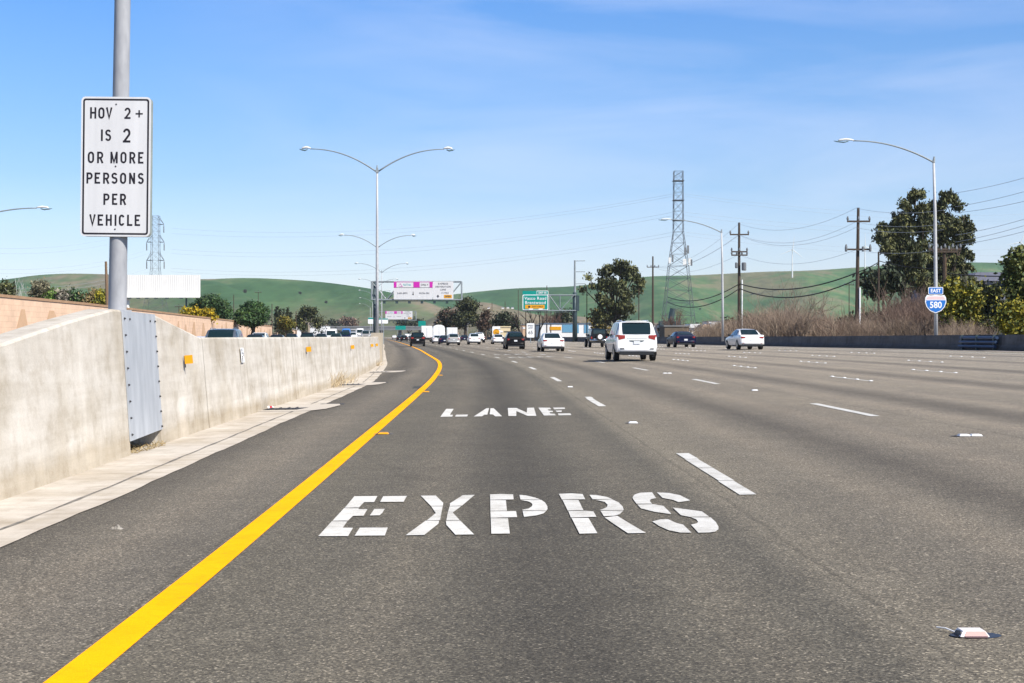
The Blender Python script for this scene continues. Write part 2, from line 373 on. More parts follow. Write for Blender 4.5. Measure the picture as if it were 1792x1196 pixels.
def text(txt, size, m, parent, name, loc, align='CENTER', rot=(R(90), 0, 0), sx=1.0, ext=.002, bold=0.0, track=1.0):
    cu = bpy.data.curves.new('t', 'FONT'); cu.body = txt; cu.size = size; cu.align_x = align; cu.align_y = 'CENTER'; cu.extrude = ext
    cu.offset = bold; cu.space_character = track; cu.resolution_u = 3
    o = bpy.data.objects.new('t', cu); me = bpy.data.meshes.new_from_object(o); bpy.data.objects.remove(o)
    me.materials.clear(); me.materials.append(m); me.name = name
    t = bpy.data.objects.new(name, me); col.objects.link(t); t.parent = parent; t.location = loc; t.rotation_euler = rot; t.scale = (sx, 1, 1)
    return t
def rrect(w, h, r, n=6, cx=0, cz=0):
    p = []
    for sx, sz, a0 in ((1, 1, 0), (-1, 1, 90), (-1, -1, 180), (1, -1, 270)):
        for i in range(n + 1):
            a = R(a0 + 90 * i / n); p.append((cx + sx*(w/2 - r) + r*math.cos(a), cz + sz*(h/2 - r) + r*math.sin(a)))
    return p[::-1]
def ring(mb, outer, inner, y0, y1):
    n = len(outer)
    vs = [(x, y0, z) for x, z in outer] + [(x, y0, z) for x, z in inner] + [(x, y1, z) for x, z in outer] + [(x, y1, z) for x, z in inner]
    fs = []
    for i in range(n):
        j = (i + 1) % n
        fs += [(i, j, n+j, n+i), (i, 2*n+i, 2*n+j, j), (n+i, n+j, 3*n+j, 3*n+i)]
    return mb.add(vs, fs)
def npmesh(name, verts, quads, m, tint=None, parent=None, loc=None):
    me = bpy.data.meshes.new(name); nv, nf = len(verts), len(quads); k = quads.shape[1]
    me.vertices.add(nv); me.vertices.foreach_set('co', verts.astype(np.float32).ravel())
    me.loops.add(nf * k); me.loops.foreach_set('vertex_index', quads.astype(np.int32).ravel())
    me.polygons.add(nf); me.polygons.foreach_set('loop_start', np.arange(0, nf*k, k, dtype=np.int32))
    try: me.polygons.foreach_set('loop_total', np.full(nf, k, dtype=np.int32))
    except Exception: pass
    me.materials.append(m)
    if tint is not None:
        a = me.color_attributes.new('tint', 'FLOAT_COLOR', 'POINT')
        a.data.foreach_set('color', np.concatenate([tint, np.ones((nv, 1))], 1).astype(np.float32).ravel())
    me.update(calc_edges=True); me.validate()
    o = bpy.data.objects.new(name, me); col.objects.link(o)
    if parent is not None: o.parent = parent
    if loc is not None: o.location = loc
    return o

# ------------------------------------------------------------------ setting: ground, hills, road
def build_ground():
    lats = [-3200, -900, -300, -90, -42, -40, 27.7, 28.6, 34, 60, 140, 400, 1200, 3200]
    zs = [0, 0, -.1, -.1, -.1, -.55, -.55, .35, .2, .1, 0, 0, 0, 0]
    ss = [-80, -20, 0] + list(range(20, 240, 10)) + [260, 300, 360, 440, 560, 700, 900, 1200, 1600, 2400, 3600]
    mb = MB(); mb.grid([[(la - off(s) if abs(la) < 500 else la, s, z) for la, z in zip(lats, zs)] for s in ss])
    m = mat('ground_earth', (.12, .11, .06), .95, 0, .2)
    ob = coords(m, 'Object'); n = noise(m, ob, .05, 8, .6); f = noise(m, ob, 1.6, 6, .7)
    c = mixc(m, ramp(m, n, [(.3, (.06, .075, .03)), (.5, (.13, .115, .07)), (.7, (.19, .155, .105))]), ramp(m, f, [(.3, (.7, .7, .7)), (.7, (1.3, 1.3, 1.3))]), 1, 'MULTIPLY')
    ln(m, c, bsdf(m).inputs['Base Color'])
    tag(mb.build('ground', m), kind='structure')
build_ground()

def hill(name, ridge, dist, depth, seed, cols, base=-2.0):
    """ridge: picture (x, y) samples of the skyline of one range of hills standing dist metres away"""
    rnd = np.random.RandomState(seed)
    xs = np.array([p[0] for p in ridge], float); zs = np.array([CAMH + (H0 - p[1]) / F * dist for p in ridge])
    X = np.linspace(xs[0], xs[-1], 170); Z = np.interp(X, xs, zs)
    k = np.ones(7) / 7; Zp = np.pad(Z, 3, mode='edge'); Z = np.convolve(Zp, k, 'valid')
    ph = rnd.rand(14, 3) * 6.28; fr = rnd.rand(14, 2)
    prof = [(-1.0, 0), (-.86, .05), (-.72, .14), (-.58, .27), (-.45, .43), (-.33, .6), (-.22, .76), (-.12, .89), (-.05, .97), (0, 1), (.08, .98), (.2, .88), (.4, .6), (.7, .2), (1, 0)]
    rows = []
    for t, hgt in prof:
        d = dist + t * depth; row = []
        for x, z in zip(X, Z):
            a = (x - 896) / F
            wx = a * dist
            fold = 0.0
            for j in range(14):
                fold += math.sin(wx * (.004 + .017 * fr[j, 0]) + t * (2 + 7 * fr[j, 1]) + ph[j, 0]) / 14
            amp = hgt * (1 - hgt) * 4
            zz = base + (z - base) * (hgt + amp * fold * .85)
            dd = d + amp * fold * depth * .12
            if t < 0: zz = min(zz, CAMH + (z - CAMH) / dist * dd * (1 + t * .12))
            row.append((a * (dist + t * depth * .98), d + amp * fold * depth * .12, zz))
        rows.append(row)
    mb = MB(); mb.grid(rows)
    m = mat(name + '_grass', cols[0], .95, 0, .15)
    ob = coords(m, 'Object'); big = noise(m, coords(m, 'Object', (.0030, .0024, .008)), 1.0, 5, .55); sm = noise(m, ob, .02, 6, .62); fi = noise(m, coords(m, 'Object', (.05, .02, .14)), 1.0, 5, .65)
    c = ramp(m, mth(m, 'ADD', mth(m, 'MULTIPLY', big, .68), mth(m, 'MULTIPLY', sm, .32)), [(.43, cols[0]), (.485, cols[1]), (.52, cols[2]), (.57, cols[3])])
    if name == 'green_hills':
        zz_ = nd(m, 'ShaderNodeSeparateXYZ'); ln(m, ob, zz_.inputs[0])
        lo_ = ramp(m, mth(m, 'ADD', mth(m, 'DIVIDE', zz_.outputs[2], 90.0), mth(m, 'MULTIPLY', mth(m, 'SUBTRACT', sm, .5), 1.1)), [(.12, (1, 1, 1)), (.62, (0, 0, 0))])
        c = mixc(m, c, (.20, .165, .115), mth(m, 'MULTIPLY', lo_, .55))
    c = mixc(m, c, ramp(m, fi, [(.3, (.74, .78, .74)), (.7, (1.26, 1.22, 1.20))]), .9, 'MULTIPLY')
    gr = noise(m, coords(m, 'Object', (.012, .004, .004)), 1.0, 6, .7)          # gullies and wet swales running down the slope
    c = mixc(m, c, ramp(m, gr, [(.36, (.62, .74, .62)), (.48, (1, 1, 1)), (.66, (1.14, 1.08, 1.0))]), .85, 'MULTIPLY')
    wv = nd(m, 'ShaderNodeTexWave'); wv.wave_type = 'BANDS'; wv.bands_direction = 'Z'; wv.inputs['Scale'].default_value = .07; wv.inputs['Distortion'].default_value = 5; wv.inputs['Detail'].default_value = 4; ln(m, ob, wv.inputs['Vector'])
    c = mixc(m, c, ramp(m, wv.outputs['Fac'], [(.0, (.88, .86, .82)), (.25, (1, 1, 1))]), .5, 'MULTIPLY')   # cattle tracks
    ln(m, c, bsdf(m).inputs['Base Color'])
    return tag(mb.build(name, m, smooth=True), kind='structure')
G1, G2, BR, TN = (.070, .125, .058), (.088, .145, .068), (.145, .145, .088), (.19, .155, .115)
hill('green_hills', [(-900, 500), (-500, 492), (-200, 500), (0, 492), (40, 484), (95, 479), (150, 479), (205, 481), (290, 486), (350, 490), (425, 486), (500, 489), (560, 493), (620, 501), (660, 507), (700, 515), (740, 526), (790, 541), (840, 556), (900, 570), (1000, 580), (1100, 586)],
     2300, 760, 4, [(.048, .115, .046), (.080, .150, .064), (.12, .16, .082), (.20, .18, .125)])
hill('far_green_hills', [(560, 575), (660, 545), (740, 522), (805, 514), (860, 508), (930, 503), (1000, 503), (1060, 494), (1130, 483), (1200, 483), (1300, 478), (1340, 475), (1400, 475), (1480, 470), (1540, 465), (1640, 460), (1710, 459), (1792, 462), (2000, 470), (2300, 462), (2700, 480)],
     3300, 900, 9, [(.036, .105, .034), (.06, .142, .050), (.09, .16, .062), (.17, .175, .095)])
hill('tan_foothill', [(700, 582), (750, 560), (800, 534), (850, 528), (890, 540), (950, 553), (1010, 553), (1060, 560), (1150, 566), (1300, 572), (1500, 578)],
     1750, 420, 21, [(.15, .145, .085), (.19, .165, .115), (.20, .175, .13), (.16, .16, .095)])

def road_sheet(name, lat0, lat1, nl, ss, m, lift=0.0, parent=None, label=None):
    mb = MB(); uv = []; rows = []
    for s in ss:
        row = []
        for i in range(nl + 1):
            la = lat0(s) + (lat1(s) - lat0(s)) * i / nl
            row.append(rp(la, s, lift)); uv.append((la, s))
        rows.append(row)
    mb.grid(rows); return mb.build(name, m, parent, uvf=uv)
SS = list(np.arange(-12, 120, 2.0)) + list(np.arange(120, 420, 6.0)) + list(np.arange(420, 1200, 30.0)) + [1200, 1400, 1580]
road = tag(road_sheet('road', lambda s: -5.0 if s < 70 else -6.2, lambda s: 27.0, 12, SS, M['asphalt']), kind='structure')
def pan_w(s): return float(np.interp(s, [0, 20, 44, 62, 85], [1.25, 1.32, 1.15, .85, .6]))
gut = tag(road_sheet('gutter', lambda s: med(s) + .1, lambda s: med(s) + pan_w(s) + (.009 * math.sin(s * 2.1) + .007 * math.sin(s * 5.3) + .006 * math.sin(s * 11.7) if s < 60 else 0), 6, [x for x in np.arange(-12, 60, .5)] + [x for x in SS if x >= 60], M['gutter'], .008), kind='structure')
road_sheet('joint_line', lambda s: med(s) + pan_w(s) - .325 - .010 * math.sin(s*3.1), lambda s: med(s) + pan_w(s) - .295 + .010 * math.sin(s * 4.7), 1, list(np.arange(-12, 70, .5)), M['joint'], .012, gut)
tag(road_sheet('shoulder_strip', lambda s: 26.4, lambda s: 27.5, 2, SS, M['gutter'], .01), kind='structure')
# opposing carriageway, climbing gently in the distance
def opp_rise(s): return float(np.interp(s, [0, 170, 330, 500, 1600], [0, 0, 1.0, 1.3, 1.3]))
mb = MB(); uv = []; rows = []
for s in SS:
    row = []
    for i in range(9):
        la = -6.0 - 33.5 * i / 8; row.append((la - off(s), s, (-.14 if i else -.12) + opp_rise(s))); uv.append((la, s))
    rows.append(row)
mb.grid(rows); tag(mb.build('opposing_road', M['asphalt'], uvf=uv), kind='structure')

# painted lines
def stripe(mb, lat, s0, s1, w, lift=.005, step=2.0):
    n = max(1, int((s1 - s0) / step)); rows = []
    for i in range(n + 1):
        s = s0 + (s1 - s0) * i / n; rows.append([rp(lat - w/2, s, lift), rp(lat + w/2, s, lift)])
    mb.grid(rows)
mb = MB(); stripe(mb, -1.75, -10, 600, .185, .006, 1.5); mb.build('yellow_line', M['yellow_paint'], road)
LANES = [('A', 2.10, 11.75, 14.85), ('B', 5.88, 21.8, 14.75), ('C', 9.72, 36.1, 14.85), ('D', 13.45, 40.8, 14.9), ('E', 17.15, 53.1, 15.0), ('F', 20.9, 44.0, 15.0)]
rw = random.Random(3)
for nm, la, s0, per in LANES:
    mb = MB(); s = s0 - per * (2 if nm == 'A' else 1)
    while s < 520:
        d = 4.15 if nm in 'AB' else 4.3; w = .145 if nm == 'A' else (.15 if nm == 'B' else .10)
        if s > 0 or nm == 'A':
            if nm == 'A' and 0 < s < 30:      # thermoplastic laid in slabs, slightly out of line
                a = s
                for q in (1.15, 1.25, 1.0, .78):
                    stripe(mb, la - .015 + rw.uniform(-.012, .012) + .02 * (a - s) / 4, a, a + q - .03, .14, .007); a += q
            else: stripe(mb, la, s, s + d, w, .006)
        s += per
    mb.build('lane_line', M['white_paint'], road)
mb = MB(); stripe(mb, 24.6, 0, 500, .13, .006, 4); mb.build('edge_line', M['white_paint'], road)

# lettering EXPRS / LANE: stencil pieces traced from the photograph, laid on the road
def pieces(name, origin, sc, polys):
    mb = MB()
    for poly in polys:
        pts = []
        for x, y in poly:
            la, s = unroad(origin[0] + x / sc, origin[1] + y / sc); pts.append(rp(la, s, .007))
        # keep faces pointing up
        a = sum(pts[i].x * pts[(i+1) % len(pts)].y - pts[(i+1) % len(pts)].x * pts[i].y for i in range(len(pts)))
        if a < 0: pts = pts[::-1]
        mb.add(pts, [tuple(range(len(pts)))])
    o = mb.build(name, M['white_paint'], road); return o
c1, c2, c3, c4, c0 = ((540, 850), 5.973), ((840, 850), 7.467), ((1060, 850), 8.145), ((760, 700), 7.168), ((0, 0), 1.0)
WORD = [
 (c1, [[(478, 121), (720, 118), (685, 181), (580, 183), (527, 238), (380, 240)], [(372, 245), (525, 246), (520, 256), (615, 256), (575, 324), (465, 326), (412, 376), (250, 378)],
    [(243, 383), (405, 384), (358, 450), (465, 452), (413, 538), (102, 539)], [(780, 120), (1028, 117), (993, 178), (748, 179)], [(688, 254), (796, 253), (770, 296), (742, 320), (640, 322)], [(535, 451), (828, 449), (797, 532), (482, 534)]]),
 (c1, [[(1173, 114), (1330, 113), (1408, 190), (1403, 221), (1278, 222)], [(1282, 227), (1402, 226), (1388, 296), (1375, 371), (1238, 373), (1330, 297)], [(1222, 378), (1364, 377), (1358, 408), (1210, 526), (1015, 530)],
    [(1612, 109), (1738, 105), (1604, 219), (1476, 222), (1478, 195)], [(1474, 227), (1596, 224), (1507, 292), (1580, 371), (1440, 373), (1455, 290)], [(1436, 378), (1585, 376), (1730, 521), (1535, 524), (1440, 420)]]),
 (c2, [[(130, 127), (260, 120), (432, 126), (440, 192), (134, 196)], [(134, 201), (338, 203), (352, 340), (136, 342)], [(136, 348), (470, 345), (486, 424), (140, 434)], [(141, 440), (366, 439), (390, 640), (148, 642)],
    [(515, 132), (600, 140), (720, 168), (790, 194), (528, 193)], [(800, 199), (850, 233), (880, 280), (882, 320), (868, 339), (556, 336), (552, 328), (635, 312), (676, 284), (686, 262), (672, 238), (630, 218), (530, 200)],
    [(558, 344), (864, 345), (830, 376), (740, 402), (575, 422)]]),
 (c2, [[(1030, 119), (1200, 113), (1340, 122), (1376, 190), (1070, 193)], [(1078, 198), (1286, 200), (1352, 334), (1145, 338)], [(1154, 345), (1380, 342), (1480, 350), (1522, 420), (1186, 428)], [(1196, 434), (1418, 436), (1534, 636), (1300, 642)],
    [(1430, 132), (1520, 135), (1660, 160), (1725, 187), (1470, 190)], [(1722, 191), (1808, 229), (1863, 284), (1877, 321), (1872, 336), (1558, 334), (1620, 312), (1660, 290), (1668, 262), (1630, 225), (1510, 198)],
    [(1575, 342), (1872, 341), (1826, 385), (1762, 405), (1620, 414)], [(1630, 430), (1794, 408), (1972, 518), (2170, 632), (1932, 636), (1735, 504)]]),
 (c3, [[(660, 108), (718, 190), (640, 208), (628, 235), (660, 270), (440, 272), (390, 205), (382, 180), (410, 140), (490, 114)], [(452, 282), (680, 278), (825, 304), (930, 410), (925, 420), (700, 388), (500, 338)],
    [(730, 110), (900, 118), (1060, 150), (1205, 224), (1040, 250), (960, 216), (810, 188)], [(955, 326), (1370, 382), (1475, 456), (1200, 460), (1070, 435)],
    [(1215, 466), (1495, 466), (1570, 535), (1608, 600), (1605, 640), (1560, 672), (1470, 684), (1320, 686), (1215, 572), (1300, 552), (1318, 530), (1290, 495)],
    [(665, 526), (780, 496), (885, 492), (1000, 545), (1105, 572), (1222, 686), (1060, 684), (900, 652), (760, 590)]]),
 (c4, [[(150, 118), (243, 118), (195, 192), (235, 194), (225, 216), (75, 219)], [(275, 192), (422, 190), (412, 214), (260, 216)]]),
 (c4, [[(655, 110), (688, 108), (665, 192), (628, 192), (600, 212), (495, 214)], [(705, 110), (745, 110), (850, 212), (765, 213), (738, 190), (695, 186)]]),
 (c4, [[(922, 107), (1030, 107), (1160, 165), (1165, 106), (1250, 103), (1280, 206), (1170, 206), (1030, 146), (1028, 207), (930, 208)]]),
 (c4, [[(1305, 103), (1450, 103), (1465, 122), (1420, 126), (1435, 140), (1485, 143), (1490, 158), (1445, 160), (1455, 178), (1510, 180), (1525, 200), (1375, 202)], [(1488, 102), (1635, 100), (1640, 120), (1505, 124)], [(1520, 140), (1600, 138), (1595, 157), (1540, 158)], [(1550, 177), (1705, 174), (1720, 197), (1560, 200)]]),
]
for c, polys in WORD: pieces('painted_letter', c[0], c[1], polys)
# the next message up the road, seen only as white bars
for s, n in ((86, 5), (99, 4)):
    for k in range(n):
        mb = MB(); x = 2.75 + k * 2.9 / n
        for b in (0, 1.1, 2.1): mb.grid([[rp(x, s + b, .006), rp(x + .42, s + b, .006)], [rp(x, s + b + .35, .006), rp(x + .42, s + b + .35, .006)]])
        mb.grid([[rp(x, s, .008), rp(x + .13, s, .008)], [rp(x, s + 2.4, .008), rp(x + .13, s + 2.4, .008)]])
        mb.build('painted_letter', M['white_paint'], road)

# ------------------------------------------------------------------ barriers
def ztop(s):
    return float(np.interp(s, [-12, 10, 13, 15.2, 17.0, 19.2, 22.4, 60, 1600], [1.05, 1.13, 1.30, 1.535, 1.69, 1.665, 1.345, 1.345, 1.345]))
def barrier_profile(s):
    c = med(s); zt = ztop(s); zb = sup(s) * (c + .3) - .02; k = (zt - zb) / 1.45
    fb, ft = c + .29 * 1.0, c + .16
    bb, bt = c - .29, c - .16
    r = .03
    return [(fb, zb), (fb - .012, zb + .05), (ft + .004, zt - r), (ft - .022, zt - .004), (bt + .022, zt - .004), (bt - .004, zt - r), (bb + .012, zb + .05), (bb, zb)]
def sweep(name, ss, m, parent, prof=barrier_profile, close=True):
    mb = MB(); uv = []; rows = []
    for s in ss:
        p = prof(s); d = 0; row = []
        for i, (la, z) in enumerate(p):
            if i: d += math.hypot(la - p[i-1][0], z - p[i-1][1])
            row.append((la - off(s), s, z)); uv.append((s, d))
        rows.append(row)
    mb.grid(rows); n = len(rows[0])
    mb.f.append(tuple(range(n))[::-1]); mb.f.append(tuple((len(rows)-1)*n + i for i in range(n)))
    o = mb.build(name, m, parent, uvf=uv)
    if True:
        o.data.polygons.foreach_set('use_smooth', [True] * (len(o.data.polygons) - 2) + [False, False])
        try: o.data.set_sharp_from_angle(angle=R(28))
        except Exception: pass
    return o
barrier = thing('median_barrier', 'tall pale concrete median barrier with steel cover plate at its hump, left of yellow line', 'barrier', (0, 0, 0))
P0, P1 = 17.4, 19.15
sweep('concrete_wall', [-12, -6, 0, 5, 8, 10, 11, 11.5, 12, 13, 14, 15, 16, 16.6, 17, P0], M['concrete'], barrier)
sweep('concrete_wall', [P1, 19.6, 20.2, 21, 21.8, 22.4, 23, 24, 26] + list(range(28, 120, 4)) + list(range(120, 560, 8)), M['concrete'], barrier)
# hollow behind the plate
mb = MB()
def lat3(la, s, z): return (la - off(s), s, z)
cc = med(18); zb = sup(18) * cc - .02
mb.add([lat3(cc - .27, P0, zb), lat3(cc - .27, P1, zb), lat3(cc - .16, P1, ztop(P1) - .03), lat3(cc - .16, P0, ztop(P0) - .03)], [(0, 1, 2, 3)])
mb.add([lat3(cc - .29, P0, zb), lat3(cc - .29, P1, zb), lat3(cc - .18, P1, ztop(P1) - .03), lat3(cc - .18, P0, ztop(P0) - .03)], [(3, 2, 1, 0)])
mb.build('rear_panel', M['concrete'], barrier)
def face(la_off, s, t, lift=0.0):            # point on the front face: t 0 foot .. 1 crest
    p = barrier_profile(s); (a, za), (b, zb_) = p[1], p[2]
    return Vector((a + (b - a) * t + lift - off(s), s, za + (zb_ - za) * t))
mb = MB(); S0, S1 = P0 - .03, P1 + .05
rows = []
for i in range(8):
    s = S0 + (S1 - S0) * i / 7
    rows.append([face(0, s, .085 + .02 * i / 7, .016), face(0, s, .5, .016), face(0, s, 1.012, .016), face(0, s, 1.012, .004), face(0, s, .5, .004), face(0, s, .085 + .02*i/7, .004), face(0, s, .085 + .02*i/7, .016)])
mb.grid(rows); mb.f += [tuple(range(6)), tuple(7 * 7 + i for i in range(6))]; plate = mb.build('steel_plate', M['plate_steel'], barrier)
for s in (S0 + .07, S1 - .07):
    for k in range(8):
        mb = MB(); p = face(0, s, .13 + k * .118, .026); mb.disc(p, (1, 0, .12), .014, .012, 8); mb.disc(p + Vector((.009, 0, 0)), (1, 0, .12), .007, .012, 6); mb.build('bolt', M['bolt_steel'], plate)
for s in (S0 + .35, S1 - .35):
    mb = MB(); p = face(0, s, .955, .024); mb.disc(p, (1, 0, .12), .014, .012, 8); mb.build('bolt', M['bolt_steel'], plate)
# top cover between the walls round the pole foot
mb = MB(); mb.grid([[lat3(cc + .145, s, ztop(s) - .02), lat3(cc - .16, s, ztop(s) - .02)] for s in (P0, 18, 18.6, P1)]); mb.build('cap_slab', M['concrete'], barrier)
# dry litter under the plate
mb = MB(); rr = random.Random(5)
for k in range(160):
    s = rr.uniform(P0 + .1, P1 - .1); la = cc + rr.uniform(0, .36); a = rr.uniform(0, 6.28); l = rr.uniform(.03, .10)
    p = Vector((la - off(s), s, sup(s) * la + .015)); q = p + Vector((math.cos(a) * l, math.sin(a) * l, rr.uniform(.0, .06))); mb.tube([p, q], .004, 3, False)
tag(mb.build('dry_litter', noisy('straw', (.28, .20, .10), (.42, .33, .18), 20)), kind='stuff')

def rb_profile(s):
    c = 27.55; zb = sup(s) * c - .03; zt = zb + .86
    return [(c - .3, zb), (c - .3, zb + .08), (c - .12, zb + .33), (c - .075, zt - .02), (c - .06, zt), (c + .06, zt), (c + .12, zb + .33), (c + .3, zb + .08), (c + .3, zb)]
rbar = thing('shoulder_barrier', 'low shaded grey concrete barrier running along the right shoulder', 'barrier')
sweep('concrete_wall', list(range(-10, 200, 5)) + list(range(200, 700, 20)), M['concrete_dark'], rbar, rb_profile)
# dark steel crash-rail section hung on the right barrier
rail = thing('rail_panel', 'dark blue steel rail panel fixed on the right barrier below the EAST 580 sign', 'rail panel')
s0 = 75.5
for k in range(3):
    mb = MB(); zb = sup(78) * 27.2
    mb.tube([Vector((27.12 + .05 * k - off(s), s, zb + .22 + .23 * k)) for s in (s0 - 1.6, s0, s0 + 1.6, s0 + 3.4)], .085, 8); mb.build('rail_tube', mat('blue_rail', (.03, .06, .13), .5, .4), rail)
for s in (s0 - 1.3, s0 + 1, s0 + 3.1):
    mb = MB(); mb.box((27.18 - off(s), s, zb + .42), (.12, .12, .82)); mb.build('post', M['dark_steel'], rail)
# pedestals of the median lamps
# yellow barrier delineators and the stencilled plate
def on_face(name, s, t, w, h, m, label, cat, group=None, th=.03):
    p = face(0, s, t, .012 + th / 2); root = thing(name, label, cat, p, heading(s), group)
    root.rotation_euler = (0, R(-5), heading(s)); return root
for i, (px, py, hx) in enumerate(((320, 630, .17), (535, 612, .19), (613, 608, .20), (648, 605, .2), (656.5, 604, .2))):
    s = 20.0
    for _ in range(30): s = (med(s) + .2 - off(s)) * F / (px - 896)
    t = ((CAMH + (H0 - py) / F * s) - barrier_profile(s)[1][1]) / (barrier_profile(s)[2][1] - barrier_profile(s)[1][1])
    lab = ['yellow reflector tab on the barrier, nearest one beside the steel plate', 'yellow reflector tab on the barrier, second one beyond the steel plate', 'yellow reflector tab on the barrier, third one beyond the steel plate', 'tiny yellow reflector tab on the barrier just before the lamp pedestal', 'tiny yellow reflector tab on the lamp pedestal of the barrier'][i]
    rt = on_face('reflector_tab', s, t, 0, 0, None, lab, 'reflector', 'yellow reflector tabs along the median barrier')
    mb = MB(); mb.box((.062, 0, 0), (.115, .02, .125), 0, 1); mb.build('reflector_face', M['orange_sheet'], rt)
    mb = MB(); mb.box((.0, .012, -.03), (.016, .03, .17)); mb.build('bracket', M['bolt_steel'], rt)
s = 20.0
for _ in range(30): s = (med(s) + .2 - off(s)) * F / (423 - 896)
rt = on_face('marker_plate', s, .80, 0, 0, None, 'narrow white stencilled marker plate on the concrete median barrier', 'marker plate')
mb = MB(); mb.box((0, 0, -.02), (.006, .30, .27)); mb.build('panel', M['white_ink'], rt)
text('OC 580', .075, M['grey_ink'], rt, 'lettering', (.006, -.06, -.02), rot=(R(90), R(90), R(90)))
text('18.4', .05, M['grey_ink'], rt, 'lettering', (.006, .07, .0), rot=(R(90), R(90), R(90)))

# drain inlets in the gutter with their concrete aprons
def drain(s, label, can=False):
    d = thing('drain_inlet', label, 'drain', rp(-3.75, s, 0), heading(s), 'gutter drain inlets')
    mb = MB(); pts = [(-.82, -1.0), (.05, -1.15), (.30, -1.05), (.52, -.5), (.66, .9), (.58, 1.5), (.2, 1.62), (-.82, 1.62)]
    mb.add([(x, y, .014 + x * sup(s)) for x, y in pts], [tuple(range(len(pts)))]); mb.build('apron', M['gutter'], d)
    mb = MB(); mb.add([(-.76, -.55, .019 - .76*sup(s)), (-.04, -.62, .019), (.10, .15, .019), (-.76, .22, .019 - .76*sup(s))], [(0, 1, 2, 3)]); mb.build('grate_opening', M['trim'], d)
    for x in (-.62, -.45, -.28, -.12):
        mb = MB(); mb.box((x, -.18, .026 + x*sup(s)), (.03, .70, .012)); mb.build('grate_bar', M['bolt_steel'], d)
    mb = MB(); mb.box((.42, 1.62, .017), (.5, .22, .006)); mb.build('tar_edge', M['trim'], d)
    return d
drain(28.4, 'slotted drain with pale apron in the gutter, nearest one, beside a crushed can')
drain(42.6, 'slotted drain with pale apron in the gutter, middle one, below dry weeds')
drain(57.5, 'slotted drain with pale apron in the gutter, farthest one near the lamp pedestal')
can = thing('drink_can', 'crushed red and white drink can lying in gutter at the drain', 'can', rp(-4.42, 28.55, .045), R(20))
mb = MB(); mb.tube([(-.065, 0, -.015), (-.058, 0, -.015), (.05, 0, -.012), (.06, 0, -.02)], [.024, .032, .028, .02], 12); mb.build('can_body', M['white_ink'], can)
mb = MB(); mb.tube([(-.02, 0, -.0145), (.035, 0, -.0128)], [.0322, .0302], 12, False); mb.build('red_band', mat('can_red', (.5, .03, .05), .3, .3), can)
# rag / stone on the shoulder
la, s = unroad(204, 927)
rk = thing('debris', 'small crumpled grey rag lying on the shoulder asphalt', 'debris', rp(la, s, 0))
mb = MB(); rr = random.Random(2)
rows = []
for i in range(7):
    rows.append([(-.045 + .09 * i / 6, -.03 + .06 * j / 5 + rr.uniform(-.01, .01), .003 + (.026 * (math.sin(math.pi * i / 6) * math.sin(math.pi * j / 5)) ** .5) * rr.uniform(.2, 1.5)) for j in range(6)])
mb.grid(rows); mb.build('rag', noisy('rag_cloth', (.10, .09, .08), (.42, .39, .34), 40), rk)
# dry weeds against the barrier foot
rr = random.Random(8)
for i, (s, n, hh, lab) in enumerate(((41.0, 70, .5, 'straw-coloured dry weed growing at the foot of the barrier'), (44.0, 45, .32, 'low straw-coloured dry weed beside the middle drain'), (70, 40, .35, 'small dry weed at the foot of the lamp pedestal'))):
    w = thing('dry_weed', lab, 'weed', rp(med(s) + .32, s, 0), 0, 'dry weeds along the barrier foot'); mb = MB()
    for k in range(n):
        x = rr.gauss(0, .10); y = rr.gauss(0, .6); h = hh * rr.uniform(.3, 1)
        mb.tube([(x, y, 0), (x + rr.uniform(.0, .1), y + rr.uniform(-.2, .2), h * .6), (x + rr.uniform(-.02, .22), y + rr.uniform(-.4, .4), h)], [.006, .005, .003], 3, False)
    mb.build('stems', noisy('straw_dry', (.40, .31, .19), (.55, .45, .30), 6), w)

# raised pavement markers
def rpm(name, la, s, m, label, w=.10, cat='road marker', group=None, two=False, wire=False):
    r = thing(name, label, cat, rp(la, s, .002), heading(s), group)
    for dx in ((-.075, .075) if two else (0,)):
        mb = MB(); mb.box((dx, 0, .012), (w + .02, w, .022), 0, .72); mb.build('marker_body', m, r)
        mb = MB(); mb.add([(dx - w*.42, -w*.5-.002, .003), (dx + w*.42, -w*.5-.002, .003), (dx + w*.34, -w*.40-.002, .0215), (dx - w*.34, -w*.40-.002, .0215)], [(0, 1, 2, 3)]); mb.build('reflector', m, r)
    mb = MB(); mb.add([(math.cos(a) * (w * (1.05 + two)) , math.sin(a) * w * .72 - .008, .002) for a in np.linspace(0, 6.28, 14)[:-1]], [tuple(range(13))]); mb.build('bitumen_pad', M['trim'], r)
    return r
la, s = unroad(1700, 1112)
near = thing('road_marker', 'white reflective road marker with loose wire, nearest one at lower right', 'road marker', rp(la, s, .003), 0)
mb = MB(); mb.box((0, 0, .012), (.128, .10, .022), 0, .76, 0); mb.build('marker_body', mat('marker_plastic', (.80, .74, .70), .35), near)
mb = MB(); mb.add([(-.046, -.0515, .003), (.058, -.0515, .003), (.046, -.041, .0225), (-.034, -.041, .0225)], [(0, 1, 2, 3)]); mb.build('reflector', mat('pink_reflector', (.68, .40, .36), .2), near)
mb = MB(); mb.box((-.052, -.01, .010), (.03, .07, .018), .2, .6); mb.build('broken_corner', M['bolt_steel'], near)
mb = MB(); mb.add([(math.cos(a) * .112 + .014, math.sin(a) * .068 - .014, .001) for a in np.linspace(0, 6.28, 20)[:-1]], [tuple(range(19))]); mb.build('bitumen_pad', mat('bitumen', (.02, .02, .026), .35), near)
mb = MB(); mb.tube([(-.065, .03, .006), (-.09, .08, .012), (-.118, .12, .008)], .0035, 5); mb.build('wire', M['white_ink'], near)
